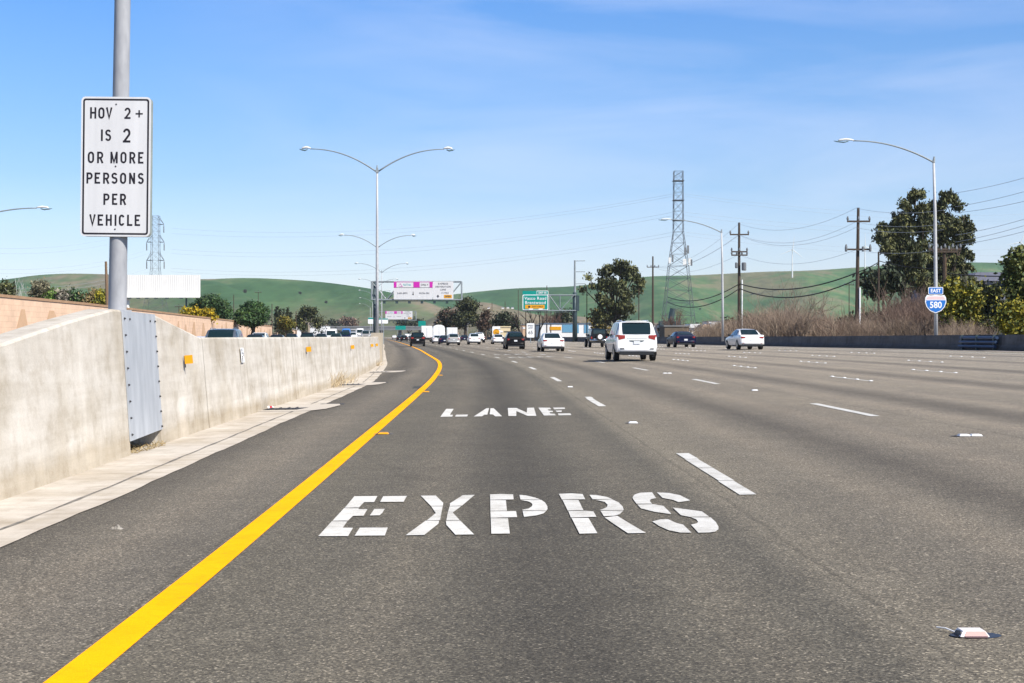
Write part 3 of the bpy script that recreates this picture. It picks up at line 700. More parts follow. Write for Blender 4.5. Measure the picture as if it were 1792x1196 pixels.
for (px, py, two, lab) in ((1108, 741, False, 'single white road marker midway along the first dashed lane line'), (1697, 763.5, True, 'pair of white road markers past the near dash of second lane line'),
                           (998, 678, False, 'small white road marker farther up the first dashed lane line'), (1321, 684, False, 'single white road marker on the second lane line'), (1168, 654, True, 'distant pair of white road markers on second lane line')):
    la, s = unroad(px, py); rpm('road_marker', la, s, M['white_ink'], lab, .12, two=two)
for (px, py, lab) in ((671, 760, 'yellow road marker beside the yellow line, nearest one'), (746, 686.5, 'yellow road marker beside the yellow line, second one'), (771, 657.5, 'yellow road marker beside the yellow line at its bend')):
    la, s = unroad(px, py); rpm('road_marker', la, s, M['orange_sheet'], lab, .14)
la, s = unroad(731, 678); mb = MB(); mb.grid([[rp(la - .13, s - .8, .004), rp(la + .13, s - .8, .004)], [rp(la - .13, s + .9, .004), rp(la + .13, s + .9, .004)]]); mb.build('pavement_patch', mat('dark_patch', (.055, .056, .05), .9), road)
# round ceramic buttons glued on the dashes of the outer lanes
me0 = None
ORD = {'C': 'third', 'D': 'fourth', 'E': 'fifth', 'F': 'sixth'}
nbut = 0
for nm, la, s0, per in LANES[2:]:
    s = s0
    while s < 150:
        for k in range(4):
            if me0 is None:
                mb = MB(); mb.tube([(0, 0, 0), (0, 0, .008), (0, 0, .018), (0, 0, .022)], [.06, .055, .035, .006], 12); o = mb.build('lane_button', M['white_ink'], smooth=True); me0 = o.data
            else: o = bpy.data.objects.new('lane_button', me0); col.objects.link(o)
            o.location = rp(la, s + .1 + k * 1.32, .006); nbut += 1
            tag(o, 'round white ceramic button glued on the %s dashed lane line' % ORD[nm], 'lane button', 'white lane buttons on the %s lane line' % ORD[nm])
        s += per

# ------------------------------------------------------------------ the near sign and its pole
SP = 17.75
px0 = rp(med(SP), SP); tilt = 9.0 / 540
pole = thing('sign_pole', 'tall galvanised steel pole rising out of the concrete barrier hump', 'pole', (px0.x, SP, 0))
mb = MB(); x0 = 0
mb.tube([(tilt * z, 0, z) for z in (.1, 1.0, 1.9, 3, 4.2, 5.6, 7.5, 9.8)], [.113, .113, .111, .107, .102, .097, .091, .083], 28); mb.build('pole_shaft', M['galv_dull'], pole, smooth=True)
mb = MB(); mb.box((0, 0, 1.675), (.30, .42, .03), 0, 1); mb.build('base_plate', M['galv'], pole)
# lamp arm far above the frame
mb = MB(); mb.tube([(.155, 0, 9.4), (1.4, 0, 10.0), (3, 0, 10.55), (4.3, 0, 10.7)], [.05, .045, .04, .035], 10); mb.build('lamp_arm', M['galv_thin'], pole)
mb = MB(); mb.box((4.65, 0, 10.7), (.75, .28, .16), 0, .8); mb.build('luminaire', M['lamp_white'], pole)
SF = SP - .13                                              # plane of the sign's front face
pxm = SF / F                                               # metres per picture pixel there
sg = thing('hov_sign', 'white sign with black letters HOV 2+ is 2 or more persons per vehicle', 'traffic sign', at(202.4, 292, SF))
sg.rotation_euler = (0, math.atan(.0098), 0)
W_, H_ = 122 * pxm, 244.5 * pxm
mb = MB(); mb.prism(rrect(W_, H_, .055, 8), 0, .004); mb.build('panel', M['sign_white'], sg)
mb = MB(); mb.prism(rrect(W_ - .004, H_ - .004, .055, 8), .104, .108); mb.build('rear_panel', M['sign_back'], sg)
mb = MB(); ring(mb, rrect(W_ - .03, H_ - .03, .05, 8), rrect(W_ - .034, H_ - .034, .05, 8), .006, .102); mb.build('box_rim', M['sign_back'], sg)
mb = MB(); ring(mb, rrect(W_ - 6.6*pxm, H_ - 6.8*pxm, 4.6*pxm, 8), rrect(W_ - 12.4*pxm, H_ - 12.6*pxm, 2.6*pxm, 8), -.0022, .001); mb.build('border', M['sign_black'], sg)
for dz in (109, .5, -109.5):
    mb = MB(); mb.disc((.0, -.0015, dz * pxm), (0, 1, 0), .010, .005, 10); mb.build('bolt', M['bolt_steel'], sg)
for dz in (.45, -.45):
    mb = MB(); mb.box((0, .06, dz), (.5, .05, .06)); mb.build('bracket', M['sign_back'], sg)
# highway-gothic strokes
def arc(cx, cy, rx, ry, a0, a1, n=12): return [(cx + rx * math.cos(R(a0 + (a1 - a0) * i / n)), cy + ry * math.sin(R(a0 + (a1 - a0) * i / n))) for i in range(n + 1)]
def glyph(ch, w, h, t):
    e = t / 2; l, r, b, u = e, w - e, e, h - e; my = h * .52
    rx = (r - l) / 2; cx = w / 2
    if ch == 'H': return [[(l, 0), (l, h)], [(r, 0), (r, h)], [(l, my), (r, my)]]
    if ch == 'I': return [[(w/2, 0), (w/2, h)]]
    if ch == 'L': return [[(l, h), (l, b), (w, b)]]
    if ch == 'E': return [[(w, u), (l, u), (l, b), (w, b)], [(l, my), (w * .8, my)]]
    if ch == 'V': return [[(l*.9, h), (cx, b*.9), (w - l*.9, h)]]
    if ch == 'N': return [[(l, 0), (l, h)], [(l, h - e*.6), (r, e*.6)], [(r, 0), (r, h)]]
    if ch == 'M': return [[(l, 0), (l, h)], [(l, h - e*.4), (cx, e*1.2), (r, h - e*.4)], [(r, 0), (r, h)]]
    if ch == '+': return [[(0, h/2), (w, h/2)], [(w/2, 0), (w/2, h)]]
    ry = min(rx * 1.25, h * .3)
    if ch == 'O': return [arc(cx, u - ry, rx, ry, 0, 180) + arc(cx, b + ry, rx, ry, 180, 360) + [(r, u - ry)]]
    if ch == 'C': return [arc(cx, u - ry, rx, ry, 18, 180) + arc(cx, b + ry, rx, ry, 180, 342)]
    if ch in 'PR':
        q = (u - h * .46) / 2; zc = u - q
        st = [[(l, 0), (l, h)], [(l, u), (r - q*.8, u)] + arc(r - q*.8, zc, q*.8, q, 90, -90)[1:] + [(l, zc - q)]]
        if ch == 'R': st.append([(cx + .02*w, zc - q), (r + e*.3, 0)])
        return st
    if ch == 'S':
        q1 = (u - h * .53) / 2; q2 = (h * .53 - b) / 2
        return [arc(cx, u - q1, rx * .96, q1, 22, 180, 10) + arc(cx, u - q1, rx * .9, q1, 180, 262, 6)[1:] + arc(cx, b + q2, rx, q2, 82, -158, 16)]
    if ch == '2':
        q = h * .25
        return [arc(cx, u - q, rx, q, 168, -28, 12) + [(l + t*.2, b + t*.1)], [(l - e, b), (w, b)]]
def ribbon(mb, pts, t, y):
    P = [Vector((p[0], p[1])) for p in pts]; L_, R_ = [], []
    for i, p in enumerate(P):
        d0 = (p - P[i-1]).normalized() if i else None; d1 = (P[i+1] - p).normalized() if i < len(P) - 1 else None
        d0 = d0 or d1; d1 = d1 or d0
        n = Vector((-d0.y - d1.y, d0.x + d1.x)); n.normalize(); c = max(.45, n.dot(Vector((-d0.y, d0.x))))
        L_.append(p + n * t / 2 / c); R_.append(p - n * t / 2 / c)
    k = len(P); vs = [(p.x, y, p.y) for p in L_] + [(p.x, y, p.y) for p in R_]
    mb.add(vs, [(i, i + 1, k + i + 1, k + i) for i in range(k - 1)])
ROWS = [(160, 243, 412, [('H', 237, 330), ('O', 360, 453), ('V', 475, 570), ('2', 750, 842)]), (160, 280, 388, [('+', 917, 1025)]), (160, 573, 745, [('I', 402, 426), ('S', 462, 552)]), (160, 555, 765, [('2', 728, 840)]),
        (160, 905, 1077, [('O', 203, 298), ('R', 343, 434), ('M', 541, 650), ('O', 690, 782), ('R', 825, 914), ('E', 955, 1035)]),
        (290, 107, 273, [('P', 183, 275), ('E', 305, 388), ('R', 432, 524), ('S', 555, 648), ('O', 685, 777), ('N', 820, 910), ('S', 950, 1040)]),
        (290, 420, 588, [('P', 437, 528), ('E', 565, 645), ('R', 685, 775)]),
        (290, 733, 900, [('V', 225, 320), ('E', 350, 432), ('H', 472, 562), ('I', 607, 628), ('C', 667, 752), ('L', 790, 870), ('E', 903, 985)])]
lay = 0
for oy, y0, y1, gl in ROWS:
    mb = MB()
    for ch, x0, x1 in gl:
        ya, yb = oy + y0 / 8.54, oy + y1 / 8.54
        axis = 203.6 - ((ya + yb) / 2 - 170) * .0098
        gx = (130 + x0 / 8.54 - axis) * pxm; gz = (292 - yb) * pxm
        w, h = (x1 - x0) / 8.54 * pxm, (yb - ya) * pxm; t = 3.2 * pxm * (1.15 if y1 - y0 > 200 else .8 if ch == '+' else 1)
        for st in glyph(ch, w, h, t):
            ribbon(mb, [(gx + a, gz + b_) for a, b_ in st], t, -.0016 - .00018 * (lay % 5)); lay += 1
    mb.build('lettering', M['sign_black'], sg)

# ------------------------------------------------------------------ street lamps
def arm_curve(x0, z0, x1, z1, n=14):         # rises straight, then levels off
    p = []
    for i in range(n + 1):
        t = i / n; p.append((x0 + (x1 - x0) * t, 0, z0 + (z1 - z0) * (1 - (1 - t) ** 2.1)))
    return p
def luminaire(parent, x, z, d):
    mb = MB(); mb.tube([(x - d*.05, 0, z + .02), (x + d*.1, 0, z + .06), (x + d*.45, 0, z + .09), (x + d*.85, 0, z + .05), (x + d*.95, 0, z + .0)], [.03, .05, .07, .06, .025], 10)
    h = mb.build('luminaire', M['lamp_white'], parent, smooth=True); h.scale = (1, 1, 1)
    mb = MB(); mb.tube([(x + d*.30, 0, z - .03), (x + d*.6, 0, z - .09), (x + d*1.0, 0, z - .05), (x + d*1.22, 0, z - .01)], [.03, .04, .035, .015], 8); mb.build('lens', M['lamp_lens'], h, smooth=True)
def double_lamp(name, loc, label, rz):
    r = thing(name, label, 'street lamp', loc, rz, 'double-armed lamps along the median')
    mb = MB(); mb.tube([(0, 0, 0), (0, 0, 3.5), (0, 0, 6.5), (0, 0, 9.2)], [.088, .08, .068, .052], 12); mb.build('pole', M['galv'], r, smooth=True)
    mb = MB(); mb.box((0, 0, 9.2), (.17, .16, .26), 0, .7); mb.tube([(0, 0, 9.3), (0, 0, 9.5)], [.05, .025], 8); mb.build('pole_top', M['galv_thin'], r)
    for d in (-1, 1):
        mb = MB(); mb.tube(arm_curve(d * .08, 9.15, d * 3.75, 10.40), [.042 - .016 * i / 14 for i in range(15)], 8); mb.build('lamp_arm', M['galv_thin'], r, smooth=True)
        luminaire(r, d * 3.75, 10.40, d * .5)
    return r
LL = ['double-armed street lamp on the median, nearest and tallest in view', 'double-armed street lamp on the median, second one, just behind the nearest', 'double-armed street lamp on the median, third one along', 'double-armed street lamp on the median, fourth one along',
      'distant double-armed street lamp on the median, fifth one along', 'distant double-armed street lamp on the median, sixth one along', 'farthest double-armed street lamp on the median, seventh one along']
d0 = None
for i, (s, px) in enumerate(((80, 660), (160, 660.5), (228, 668), (308, 662), (385, 655), (460, 652), (540, 648))):
    p = at(px, 589, s); p.z = ztop(s) - .05 if i else ztop(s) + .15
    if d0 is None: d0 = double_lamp('street_lamp', p, LL[0], heading(s) * .3)
    else: dup(d0, p, heading(s), LL[i], (1, 1, (1, 1.10, 1.13, 1.2, 1.2, 1.2, 1.2)[i]))
# square pedestal of the nearest lamp
s = 80; p = at(660, 589, s); mb = MB(); mb.box((p.x, s, .7), (.62, .75, 1.72)); b = mb.build('pedestal', M['concrete'], barrier, uvf=None)
def single_lamp(loc, label, rz, sc=1.0):
    r = thing('street_lamp', label, 'street lamp', loc, rz, 'single-armed lamps along the right shoulder')
    mb = MB(); mb.tube([(0, 0, 0), (-.02, 0, 4), (-.06, 0, 8), (-.14, 0, 11.1)], [.12, .11, .095, .07], 12); mb.build('pole', M['galv'], r, smooth=True)
    mb = MB(); mb.tube([(-.14, 0, 11.0), (-.1, 0, 11.35)], [.10, .05], 8); mb.build('pole_top', M['galv_thin'], r)
    mb = MB(); mb.tube(arm_curve(-.12, 11.0, -4.95, 12.3), [.055 - .02 * i / 14 for i in range(15)], 8); mb.build('lamp_arm', M['galv_thin'], r, smooth=True)
    luminaire(r, -4.95, 12.3, -.95)
    return r
p = at(1638, 589, 85); p.z = .5 + .25
sl = single_lamp(p, 'single-armed street lamp carrying the EAST 580 shield at right', 0)
p = at(1265, 589, 134); p.z = .9; dup(sl, p, heading(134) * .5, 'single-armed street lamp beside the white sedan at centre right', (1, 1, .93))
# lamp of the opposite shoulder, its arm reaching in from the left edge
p = at(-74, 589, 90); p.z = 0
r = thing('street_lamp', 'curved lamp arm with white luminaire entering at the left edge', 'street lamp', p, 0)
mb = MB(); mb.tube([(0, 0, 0), (0, 0, 4), (0, 0, 8.6)], [.15, .12, .09], 10); mb.build('pole', M['galv'], r, smooth=True)
mb = MB(); mb.tube(arm_curve(.05, 8.4, 5.0, 9.48), [.055 - .02 * i / 14 for i in range(15)], 8); mb.build('lamp_arm', M['galv_thin'], r, smooth=True)
luminaire(r, 5.0, 9.47, .8)

# ------------------------------------------------------------------ road signs
def shield(h, w):
    p = [(-.5, .36), (-.42, .5), (-.25, .47), (0, .5), (.25, .47), (.42, .5), (.5, .36), (.52, .1), (.44, -.18), (.27, -.40), (0, -.53), (-.27, -.40), (-.44, -.18), (-.52, .1)]
    return [(x * w, z * h) for x, z in p]
s = 85 - .2; p = at(1637, 538, s - .02)
es = thing('route_shield', 'blue and white route shield reading 580 under an EAST plate on lamp post', 'traffic sign', at(1637.5, 525, s))
k = s / F
mb = MB(); mb.prism(shield(31*k, 36*k)[::-1], 0, .012); sh = mb.build('shield_panel', M['white_ink'], es, loc=(0, 0, -7*k))
def clip_poly(poly, zmax, sc): return [(x * sc, z * sc) for x, z in poly]
lo = [(x*.92, z*.92) for x, z in shield(31*k, 36*k)]
lo = [(-.455*36*k, .12*31*k)] + [q for q in lo if q[1] < .10*31*k] + []
lo = [(-.478*36*k, .20*31*k), (.478*36*k, .20*31*k)] + sorted([q for q in lo if q[1] < .19*31*k and q[0] >= 0], key=lambda q: -q[1]) + sorted([q for q in lo if q[1] < .19*31*k and q[0] < 0], key=lambda q: q[1])
mb = MB(); mb.prism(lo, -.004, -.001); mb.build('blue_field', M['blue_sheet'], es, loc=(0, 0, -7*k))
hi = [(-.44*36*k, .33*31*k), (-.36*36*k, .42*31*k), (.36*36*k, .42*31*k), (.44*36*k, .33*31*k), (.455*36*k, .24*31*k), (-.455*36*k, .24*31*k)]
mb = MB(); mb.prism(hi, -.004, -.001); mb.build('faded_band', M['red_sheet'], es, loc=(0, 0, -7*k))
text('580', 15.5*k, M['white_ink'], es, 'route_number', (0, -.008, -9.5*k), sx=.92, bold=.012)
mb = MB(); mb.prism(rrect(26*k, 13*k, 2*k), 0, .012); pl = mb.build('direction_plate', M['white_ink'], es, loc=(0, 0, 15.8*k))
mb = MB(); mb.prism(rrect(24*k, 11*k, 1.4*k), -.004, -.001); mb.build('blue_field', M['blue_sheet'], pl)
text('EAST', 8.6*k, M['white_ink'], es, 'direction_lettering', (0, -.008, 15.6*k), sx=.95, bold=.008)

# exit sign on its cantilever truss
s = 243; k = s / F
tr = thing('sign_cantilever', 'steel post with truss arm over the right lanes holding the green exit sign', 'sign gantry', (at(1006, 589, s).x, s, .3), 0)
def rel(px, py): return ((px - 1006) * k, 0, (H0 - py) * k + CAMH - .3)
mb = MB(); mb.tube([rel(1006, 600), rel(1006, 545), rel(1006, 512)], [.42, .40, .36], 14); mb.build('post', M['dark_steel'], tr, smooth=True)
mb = MB(); q = rel(1011, 531); mb.box(q, (.5, .8, 27*k)); mb.build('post_box', M['dark_steel'], tr)
for yo in (-.55, .55):
    mb = MB()
    for py in (517, 544):
        a, b = rel(915, py), rel(1008, py); mb.tube([(a[0], yo, a[2]), (b[0], yo, b[2])], .11, 6)
    xs = [918, 940, 961, 980, 1004]
    for i in range(4):
        a, b = rel(xs[i], 544 if i % 2 else 517), rel(xs[i+1], 517 if i % 2 else 544); mb.tube([(a[0], yo, a[2]), (b[0], yo, b[2])], .07, 6)
    for x in (961, 980):
        a, b = rel(x, 517), rel(x, 544); mb.tube([(a[0], yo, a[2]), (b[0], yo, b[2])], .06, 6)
    mb.build('truss_side', M['galv_thin'], tr)
mb = MB(); a, b = rel(920, 546), rel(1004, 546); mb.box(((a[0]+b[0])/2, -1.1, a[2] - .1), (b[0]-a[0], .9, .06)); mb.build('walkway', M['dark_steel'], tr)
ex = thing('exit_sign', 'green exit sign reading Vasco Road Brentwood with yellow exit only panel', 'traffic sign', at(937, 526.5, s - .8))
k = (s - .8) / F
mb = MB(); mb.prism(rrect(45*k, 27*k, 2*k), 0, .08); mb.build('panel', M['white_ink'], ex, loc=(0, 0, -3*k))
mb = MB(); mb.prism(rrect(42.4*k, 24.8*k, 1.6*k), -.015, -.003); mb.build('green_field', M['green_sheet'], ex, loc=(0, 0, -3*k))
mb = MB(); mb.prism(rrect(25*k, 7*k, .5*k), 0, .07); mb.build('backing_panel', M['green_sheet'], ex, loc=(-10*k, .01, 13.6*k))
mb = MB(); mb.prism(rrect(20.5*k, 7.4*k, .8*k), 0, .08); tb = mb.build('exit_tab', M['white_ink'], ex, loc=(12.4*k, 0, 13.8*k))
mb = MB(); mb.prism(rrect(19*k, 5.6*k, .6*k), -.015, -.003); mb.build('green_field', M['green_sheet'], tb)
text('EXIT 55', 4.2*k, M['white_ink'], ex, 'exit_number', (12.4*k, -.04, 13.6*k), bold=.01)
text('Vasco Road', 7.6*k, M['white_ink'], ex, 'lettering', (0, -.04, 3.8*k), bold=.005, sx=.95, track=1.12)
text('Brentwood', 7.6*k, M['white_ink'], ex, 'lettering', (0, -.04, -3.6*k), bold=.005, sx=.95, track=1.12)
mb = MB(); mb.prism(rrect(34*k, 6.6*k, .8*k), -.022, -.016); mb.build('yellow_panel', M['orange_sheet'], ex, loc=(-1*k, 0, -10.6*k))
mb = MB(); mb.prism([(-12.5*k, -12.6*k), (-12.5*k, -10.6*k), (-13.6*k, -10.6*k), (-11*k, -8.2*k), (-8.6*k, -10.6*k), (-9.6*k, -10.6*k), (-9.6*k, -12.6*k)][::-1], -.04, -.024); mb.build('arrow', M['sign_black'], ex)
text('EXIT ONLY', 3.8*k, M['sign_black'], ex, 'lettering', (4*k, -.04, -10.6*k))
for x in (-8, 9):
    mb = MB(); mb.box((x*k, -1.2, -15.2*k), (.7, .3, .25)); mb.build('sign_light', M['lamp_white'], ex)

# express-lane gantry standing on the median
def gantry(s, xpost, x0, x1, ytop, ybot, label, lab2):
    k = s / F
    g = thing('sign_gantry', label, 'sign gantry', (at(xpost, 589, s).x, s, 1.2), 0)
    def rel(px, py): return ((px - xpost) * k, 0, (H0 - py) * k + CAMH - 1.2)
    mb = MB(); mb.tube([(0, 0, 0), (0, 0, 3), rel(xpost, ytop)], [.20, .20, .18], 12); mb.build('post', M['dark_steel'], g, smooth=True)
    for yo in (-.7, .7):
        mb = MB()
        for py in (ytop + 1.5, ybot):
            a, b = rel(x0, py), rel(x1, py); mb.tube([(a[0], yo, a[2]), (b[0], yo, b[2])], .10, 6)
        n = 6
        for i in range(n):
            xa, xb = x0 + (x1 - x0) * i / n, x0 + (x1 - x0) * (i + 1) / n
            a, b = rel(xa, ytop + 1.5 if i % 2 == 0 else ybot), rel(xb, ybot if i % 2 == 0 else ytop + 1.5); mb.tube([(a[0], yo, a[2]), (b[0], yo, b[2])], .06, 6)
        for x in (x0, x1):
            a, b = rel(x, ytop + 1.5), rel(x, ybot); mb.tube([(a[0], yo, a[2]), (b[0], yo, b[2])], .09, 6)
        mb.build('truss_side', M['galv_thin'], g)
    mb = MB(); a, b = rel(x0 + 12, ybot + 1), rel(x1 - 14, ybot + 1); mb.box(((a[0]+b[0])/2, -1.2, a[2] - .15), (b[0]-a[0], .8, .06))
    n = 6
    for i in range(n): mb.box((a[0] + (b[0]-a[0]) * (i + .5) / n, -1.3, a[2] - .3), (.35, .5, .35))
    mb.build('walkway', M['dark_steel'], g)
    return g
gantry(200, 655.5, 651, 808, 492, 525, 'dark steel sign gantry on the median holding two white express lane signs', '')
def fastrak(s, xc, yc, w, h, label, full=True):
    k = s / F; g = thing('express_sign', label, 'traffic sign', at(xc, yc, s)); w *= k; h *= k; u = w / 68
    mb = MB(); mb.prism(rrect(w, h, 1.2*u), 0, .08); mb.build('panel', M['sign_white'], g)
    for x, ww in ((-31.5, 5), (6, 11), (31.5, 5.4)):
        mb = MB(); mb.prism(rrect(ww*u, 10*u, .4*u), -.02, -.004); mb.build('magenta_field', M['magenta'], g, loc=(x*u, 0, h/2 - 5.6*u))
    mb = MB(); mb.prism([(-34*u, h/2 - .5*u), (34*u, h/2 - .5*u), (34*u, h/2 - 1.3*u), (-34*u, h/2 - 1.3*u)][::-1], -.016, -.003); mb.build('magenta_edge', M['magenta'], g)
    mb = MB(); mb.prism([(-34*u, h/2 - 10.4*u), (34*u, h/2 - 10.4*u), (34*u, h/2 - 11.0*u), (-34*u, h/2 - 11.0*u)][::-1], -.016, -.003); mb.build('divider', M['grey_ink'], g)
    z = h/2 - 6*u
    mb = MB(); ribbon(mb, [(-26*u, z - 2.8*u), (-22.5*u, z + 2.4*u), (-19*u, z - 2.8*u)], .6*u, -.02); ribbon(mb, [(-24*u, z - 2.9*u), (-18*u, z - 2.9*u)], .6*u, -.021); mb.build('triangle_mark', M['magenta'], g)
    text('FasTrak', 4.6*u, M['teal_ink'], g, 'lettering', (-10.5*u, -.02, z + .3*u), sx=.95)
    text('ONLY', 5*u, M['grey_ink'], g, 'lettering', (20*u, -.02, z), sx=.9, track=1.15)
    text('5AM-8PM', 4.4*u, M['grey_ink'], g, 'lettering', (-19*u, -.02, -5*u), sx=.95, track=1.1)
    text('MON-FRI', 4.4*u, M['grey_ink'], g, 'lettering', (19.5*u, -.02, -5*u), sx=.95, track=1.1)
    mb = MB(); mb.prism([(-.45*u, -2*u), (.45*u, -2*u), (.45*u, -6*u), (1.7*u, -6*u), (0, -8.8*u), (-1.7*u, -6*u), (-.45*u, -6*u)], -.02, -.004); mb.build('arrow', M['sign_black'], g)
def restriction(s, xc, yc, w, h, label):
    k = s / F; g = thing('express_sign', label, 'traffic sign', at(xc, yc, s)); w *= k; h *= k; u = w / 37
    mb = MB(); mb.prism(rrect(w, h, 1.2*u), 0, .08); mb.build('panel', M['sign_white'], g)
    for t, z, sz in (('EXPRESS', 12, 4.6), ('DESTINATION', 6.6, 4.2), ('LANE', 1.4, 4.2), ('1/2 MILE', -4.4, 3.8)): text(t, sz*u, M['grey_ink'], g, 'lettering', (0 if z > 0 else 3*u, -.02, z*u), sx=.95, track=1.1)
    mb = MB(); mb.prism(rrect(14*u, 6*u, .4*u), -.02, -.004); mb.build('orange_panel', M['orange_sheet'], g, loc=(8.5*u, 0, -10.8*u))
    text('OPEN', 4*u, M['grey_ink'], g, 'lettering', (8.5*u, -.03, -10.8*u), bold=.01)
    mb = MB(); mb.prism([(-10*u, -13.2*u), (-10*u, -11*u), (-12*u, -11*u), (-9.4*u, -7.6*u), (-6.8*u, -11*u), (-8.8*u, -11*u), (-8.8*u, -13.2*u)][::-1], -.02, -.004); mb.build('arrow', M['sign_black'], g)
fastrak(199, 723, 508.7, 68, 31.5, 'white express lane sign with magenta blocks on the near median gantry')
restriction(199, 775.5, 508.7, 36, 31.5, 'white express sign with orange panel at right of the near gantry')
gantry(455, 661, 659, 728, 544, 561, 'distant thinner sign gantry on the median behind the near one', '')
fastrak(453, 689.5, 552, 30, 14.5, 'small distant white express sign with magenta blocks under the near gantry')
restriction(453, 713, 552, 17.5, 14.5, 'small distant white sign with orange panel under the near gantry')
def plain_sign(xc, yc, w, h, s, m, label, ytop=None, posts=1, m2=None, txt=None):
    k = s / F; p = at(xc, yc, s); g = thing('road_sign', label, 'traffic sign', (p.x, s, 0))
    mb = MB(); mb.prism(rrect(w*k, h*k, min(w, h)*k*.12), 0, .06); mb.build('panel', m, g, loc=(0, 0, p.z))
    if m2: mb = MB(); mb.prism(rrect(w*k*.98, h*k*.22, .02), -.02, -.004); mb.build('top_band', m2, g, loc=(0, 0, p.z + h*k*.37))
    for i in range(posts):
        mb = MB(); x = (i - (posts-1)/2) * w * k * .6; mb.tube([(x, .1, 0), (x, .1, p.z + h*k*.4)], .07, 6); mb.build('post', M['galv_thin'], g)
    if txt:
        for i, t in enumerate(txt): text(t[0], t[1]*k, M['grey_ink'], g, 'lettering', (0, -.02, p.z + t[2]*k))
    return g
plain_sign(738.5, 567, 13, 10, 420, M['green_sheet'], 'small distant green sign over the lanes near the white trucks')
plain_sign(701, 574, 18, 7, 560, M['green_sheet'], 'small distant green sign just above the far traffic', posts=2)
plain_sign(653, 561.5, 18, 11, 240, M['white_ink'], 'small white sign with green top behind the lamp post, left one', m2=M['green_sheet'])
plain_sign(671, 562, 16, 9, 250, M['white_ink'], 'small white sign with green top behind the lamp post, right one', m2=M['green_sheet'])
plain_sign(928.5, 578.5, 13.5, 25, 236, M['white_ink'], 'white speed limit sign on the right shoulder behind the black SUV', txt=(('SPEED', 3.6, 8), ('LIMIT', 3.6, 4), ('65', 8.5, -4)))
g = plain_sign(868.5, 580, 14, 17, 300, M['white_ink'], 'white sign board with a large yellow disc, left of black SUV')
mb = MB(); mb.disc((0, -.02, at(0, 581.5, 300).z), (0, 1, 0), 5.6*300/F, .03, 20); mb.build('yellow_disc', M['orange_sheet'], g)

# billboard seen from behind, left
s = 270; k = s / F
bb = thing('billboard', 'long white corrugated billboard back standing beyond the tan sound wall', 'billboard', (at(270, 589, s).x, s, 0))
mb = MB(); x0, x1, z0, z1 = (200 - 270)*k, (349.5 - 270)*k, CAMH + (H0 - 520)*k, CAMH + (H0 - 481.5)*k
n = 80; rows = [[], []]
for i in range(n + 1):
    x = x0 + (x1 - x0) * i / n; y = -.02 if i % 2 else .02
    rows[0].append((x, y, z0)); rows[1].append((x, y, z1))
mb.grid(rows); mb.box(((x0+x1)/2, .35, (z0+z1)/2), (x1-x0, .5, z1-z0)); mb.build('corrugated_panel', M['white_metal'], bb)
mb = MB(); mb.box(((x0+x1)/2, -.3, z0 - .12), (x1-x0, .9, .12)); mb.build('catwalk', M['white_metal'], bb)
for px in (228, 243, 258, 274, 293, 318):
    mb = MB(); mb.box(((px - 270)*k, -.5, z0 - .25), (.6, .4, .25)); mb.build('floodlight', M['dark_steel'], bb)
for px in (222, 325):
    mb = MB(); mb.tube([((px-270)*k, .5, 0), ((px-270)*k, .5, z0 + 1)], .38 if px == 222 else .16, 10); mb.build('post', M['white_metal'] if px == 222 else M['dark_steel'], bb)

# ------------------------------------------------------------------ poles, towers, wires
def sag(a, b, d, n=14): return [Vector(a).lerp(Vector(b), i/n) - Vector((0, 0, d * 4 * (i/n) * (1 - i/n))) for i in range(n + 1)]
def wire(pts, r, label, name='overhead_wire', m='conductor', group='overhead wires'):
    o = MB().tube(pts, r, 4, False).build(name, M[m]); tag(o, label, 'wire', group); return o
def util_pole(px, ptop, s, label, arms=(), lean=0.0, m='wood', r=.19, extra=None, name='utility_pole'):
    k = s / F; p = at(px, 589, s); g = thing(name, label, 'utility pole', (p.x, s, 0)); zt = CAMH + (H0 - ptop) * k
    mb = MB(); mb.tube([(0, 0, 0), (lean * zt * .5, 0, zt * .5), (lean * zt, 0, zt)], [r, r * .82, r * .6], 8); mb.build('pole_shaft', M[m], g)
    for py, half, ins in arms:
        z = CAMH + (H0 - py) * k; x = lean * z
        mb = MB(); mb.box((x, -.15, z), (half*2, .12, .14)); ar = mb.build('crossarm', M['wood'], g)
        for i in range(ins):
            xx = x + half * (-1 + 2 * i / max(1, ins - 1)) * .95
            mb = MB(); mb.tube([(xx, -.15, z + .07), (xx, -.15, z + .2), (xx, -.15, z + .42)], [.05, .11, .05], 6); mb.build('insulator', M['insul'], ar)
    return g
def can_on(g, x, z, r=.25, h=.85):
    mb = MB(); mb.tube([(x, -.35, z), (x, -.35, z + .06), (x, -.35, z + h - .08), (x, -.35, z + h)], [r*.8, r, r, r*.7], 10); mb.build('transformer', M['insul'], g)
pa = util_pole(1293.5, 390, 150, 'tall dark utility pole with crossarms behind the white sedan at right', ((411, 1.0, 2), (441, .85, 3), (447, .85, 4)))
can_on(pa, .45, CAMH + (H0-474)*150/F); can_on(pa, -.35, CAMH + (H0-470)*150/F, .14, .6)
mb = MB(); mb.tube([(.28, -.2, 0), (.28, -.2, CAMH + (H0-490)*150/F)], .07, 6); mb.build('conduit', M['white_ink'], pa)
pb = util_pole(1499, 364, 118, 'tallest dark utility pole left of the big eucalyptus', ((388, .95, 3), (437, 1.05, 2)), lean=.012)
for x in (-.95, .45, 1.05): can_on(pb, x, CAMH + (H0-441)*118/F, .11, .42)
mb = MB(); mb.tube([(.22, -.2, 0), (.22, -.2, 5.4)], .07, 6); mb.build('conduit', M['white_ink'], pb)
pc = util_pole(1142.5, 449, 260, 'utility pole with insulator crossarm right of the dark eucalyptus', ((468, 1.1, 4),), r=.22)
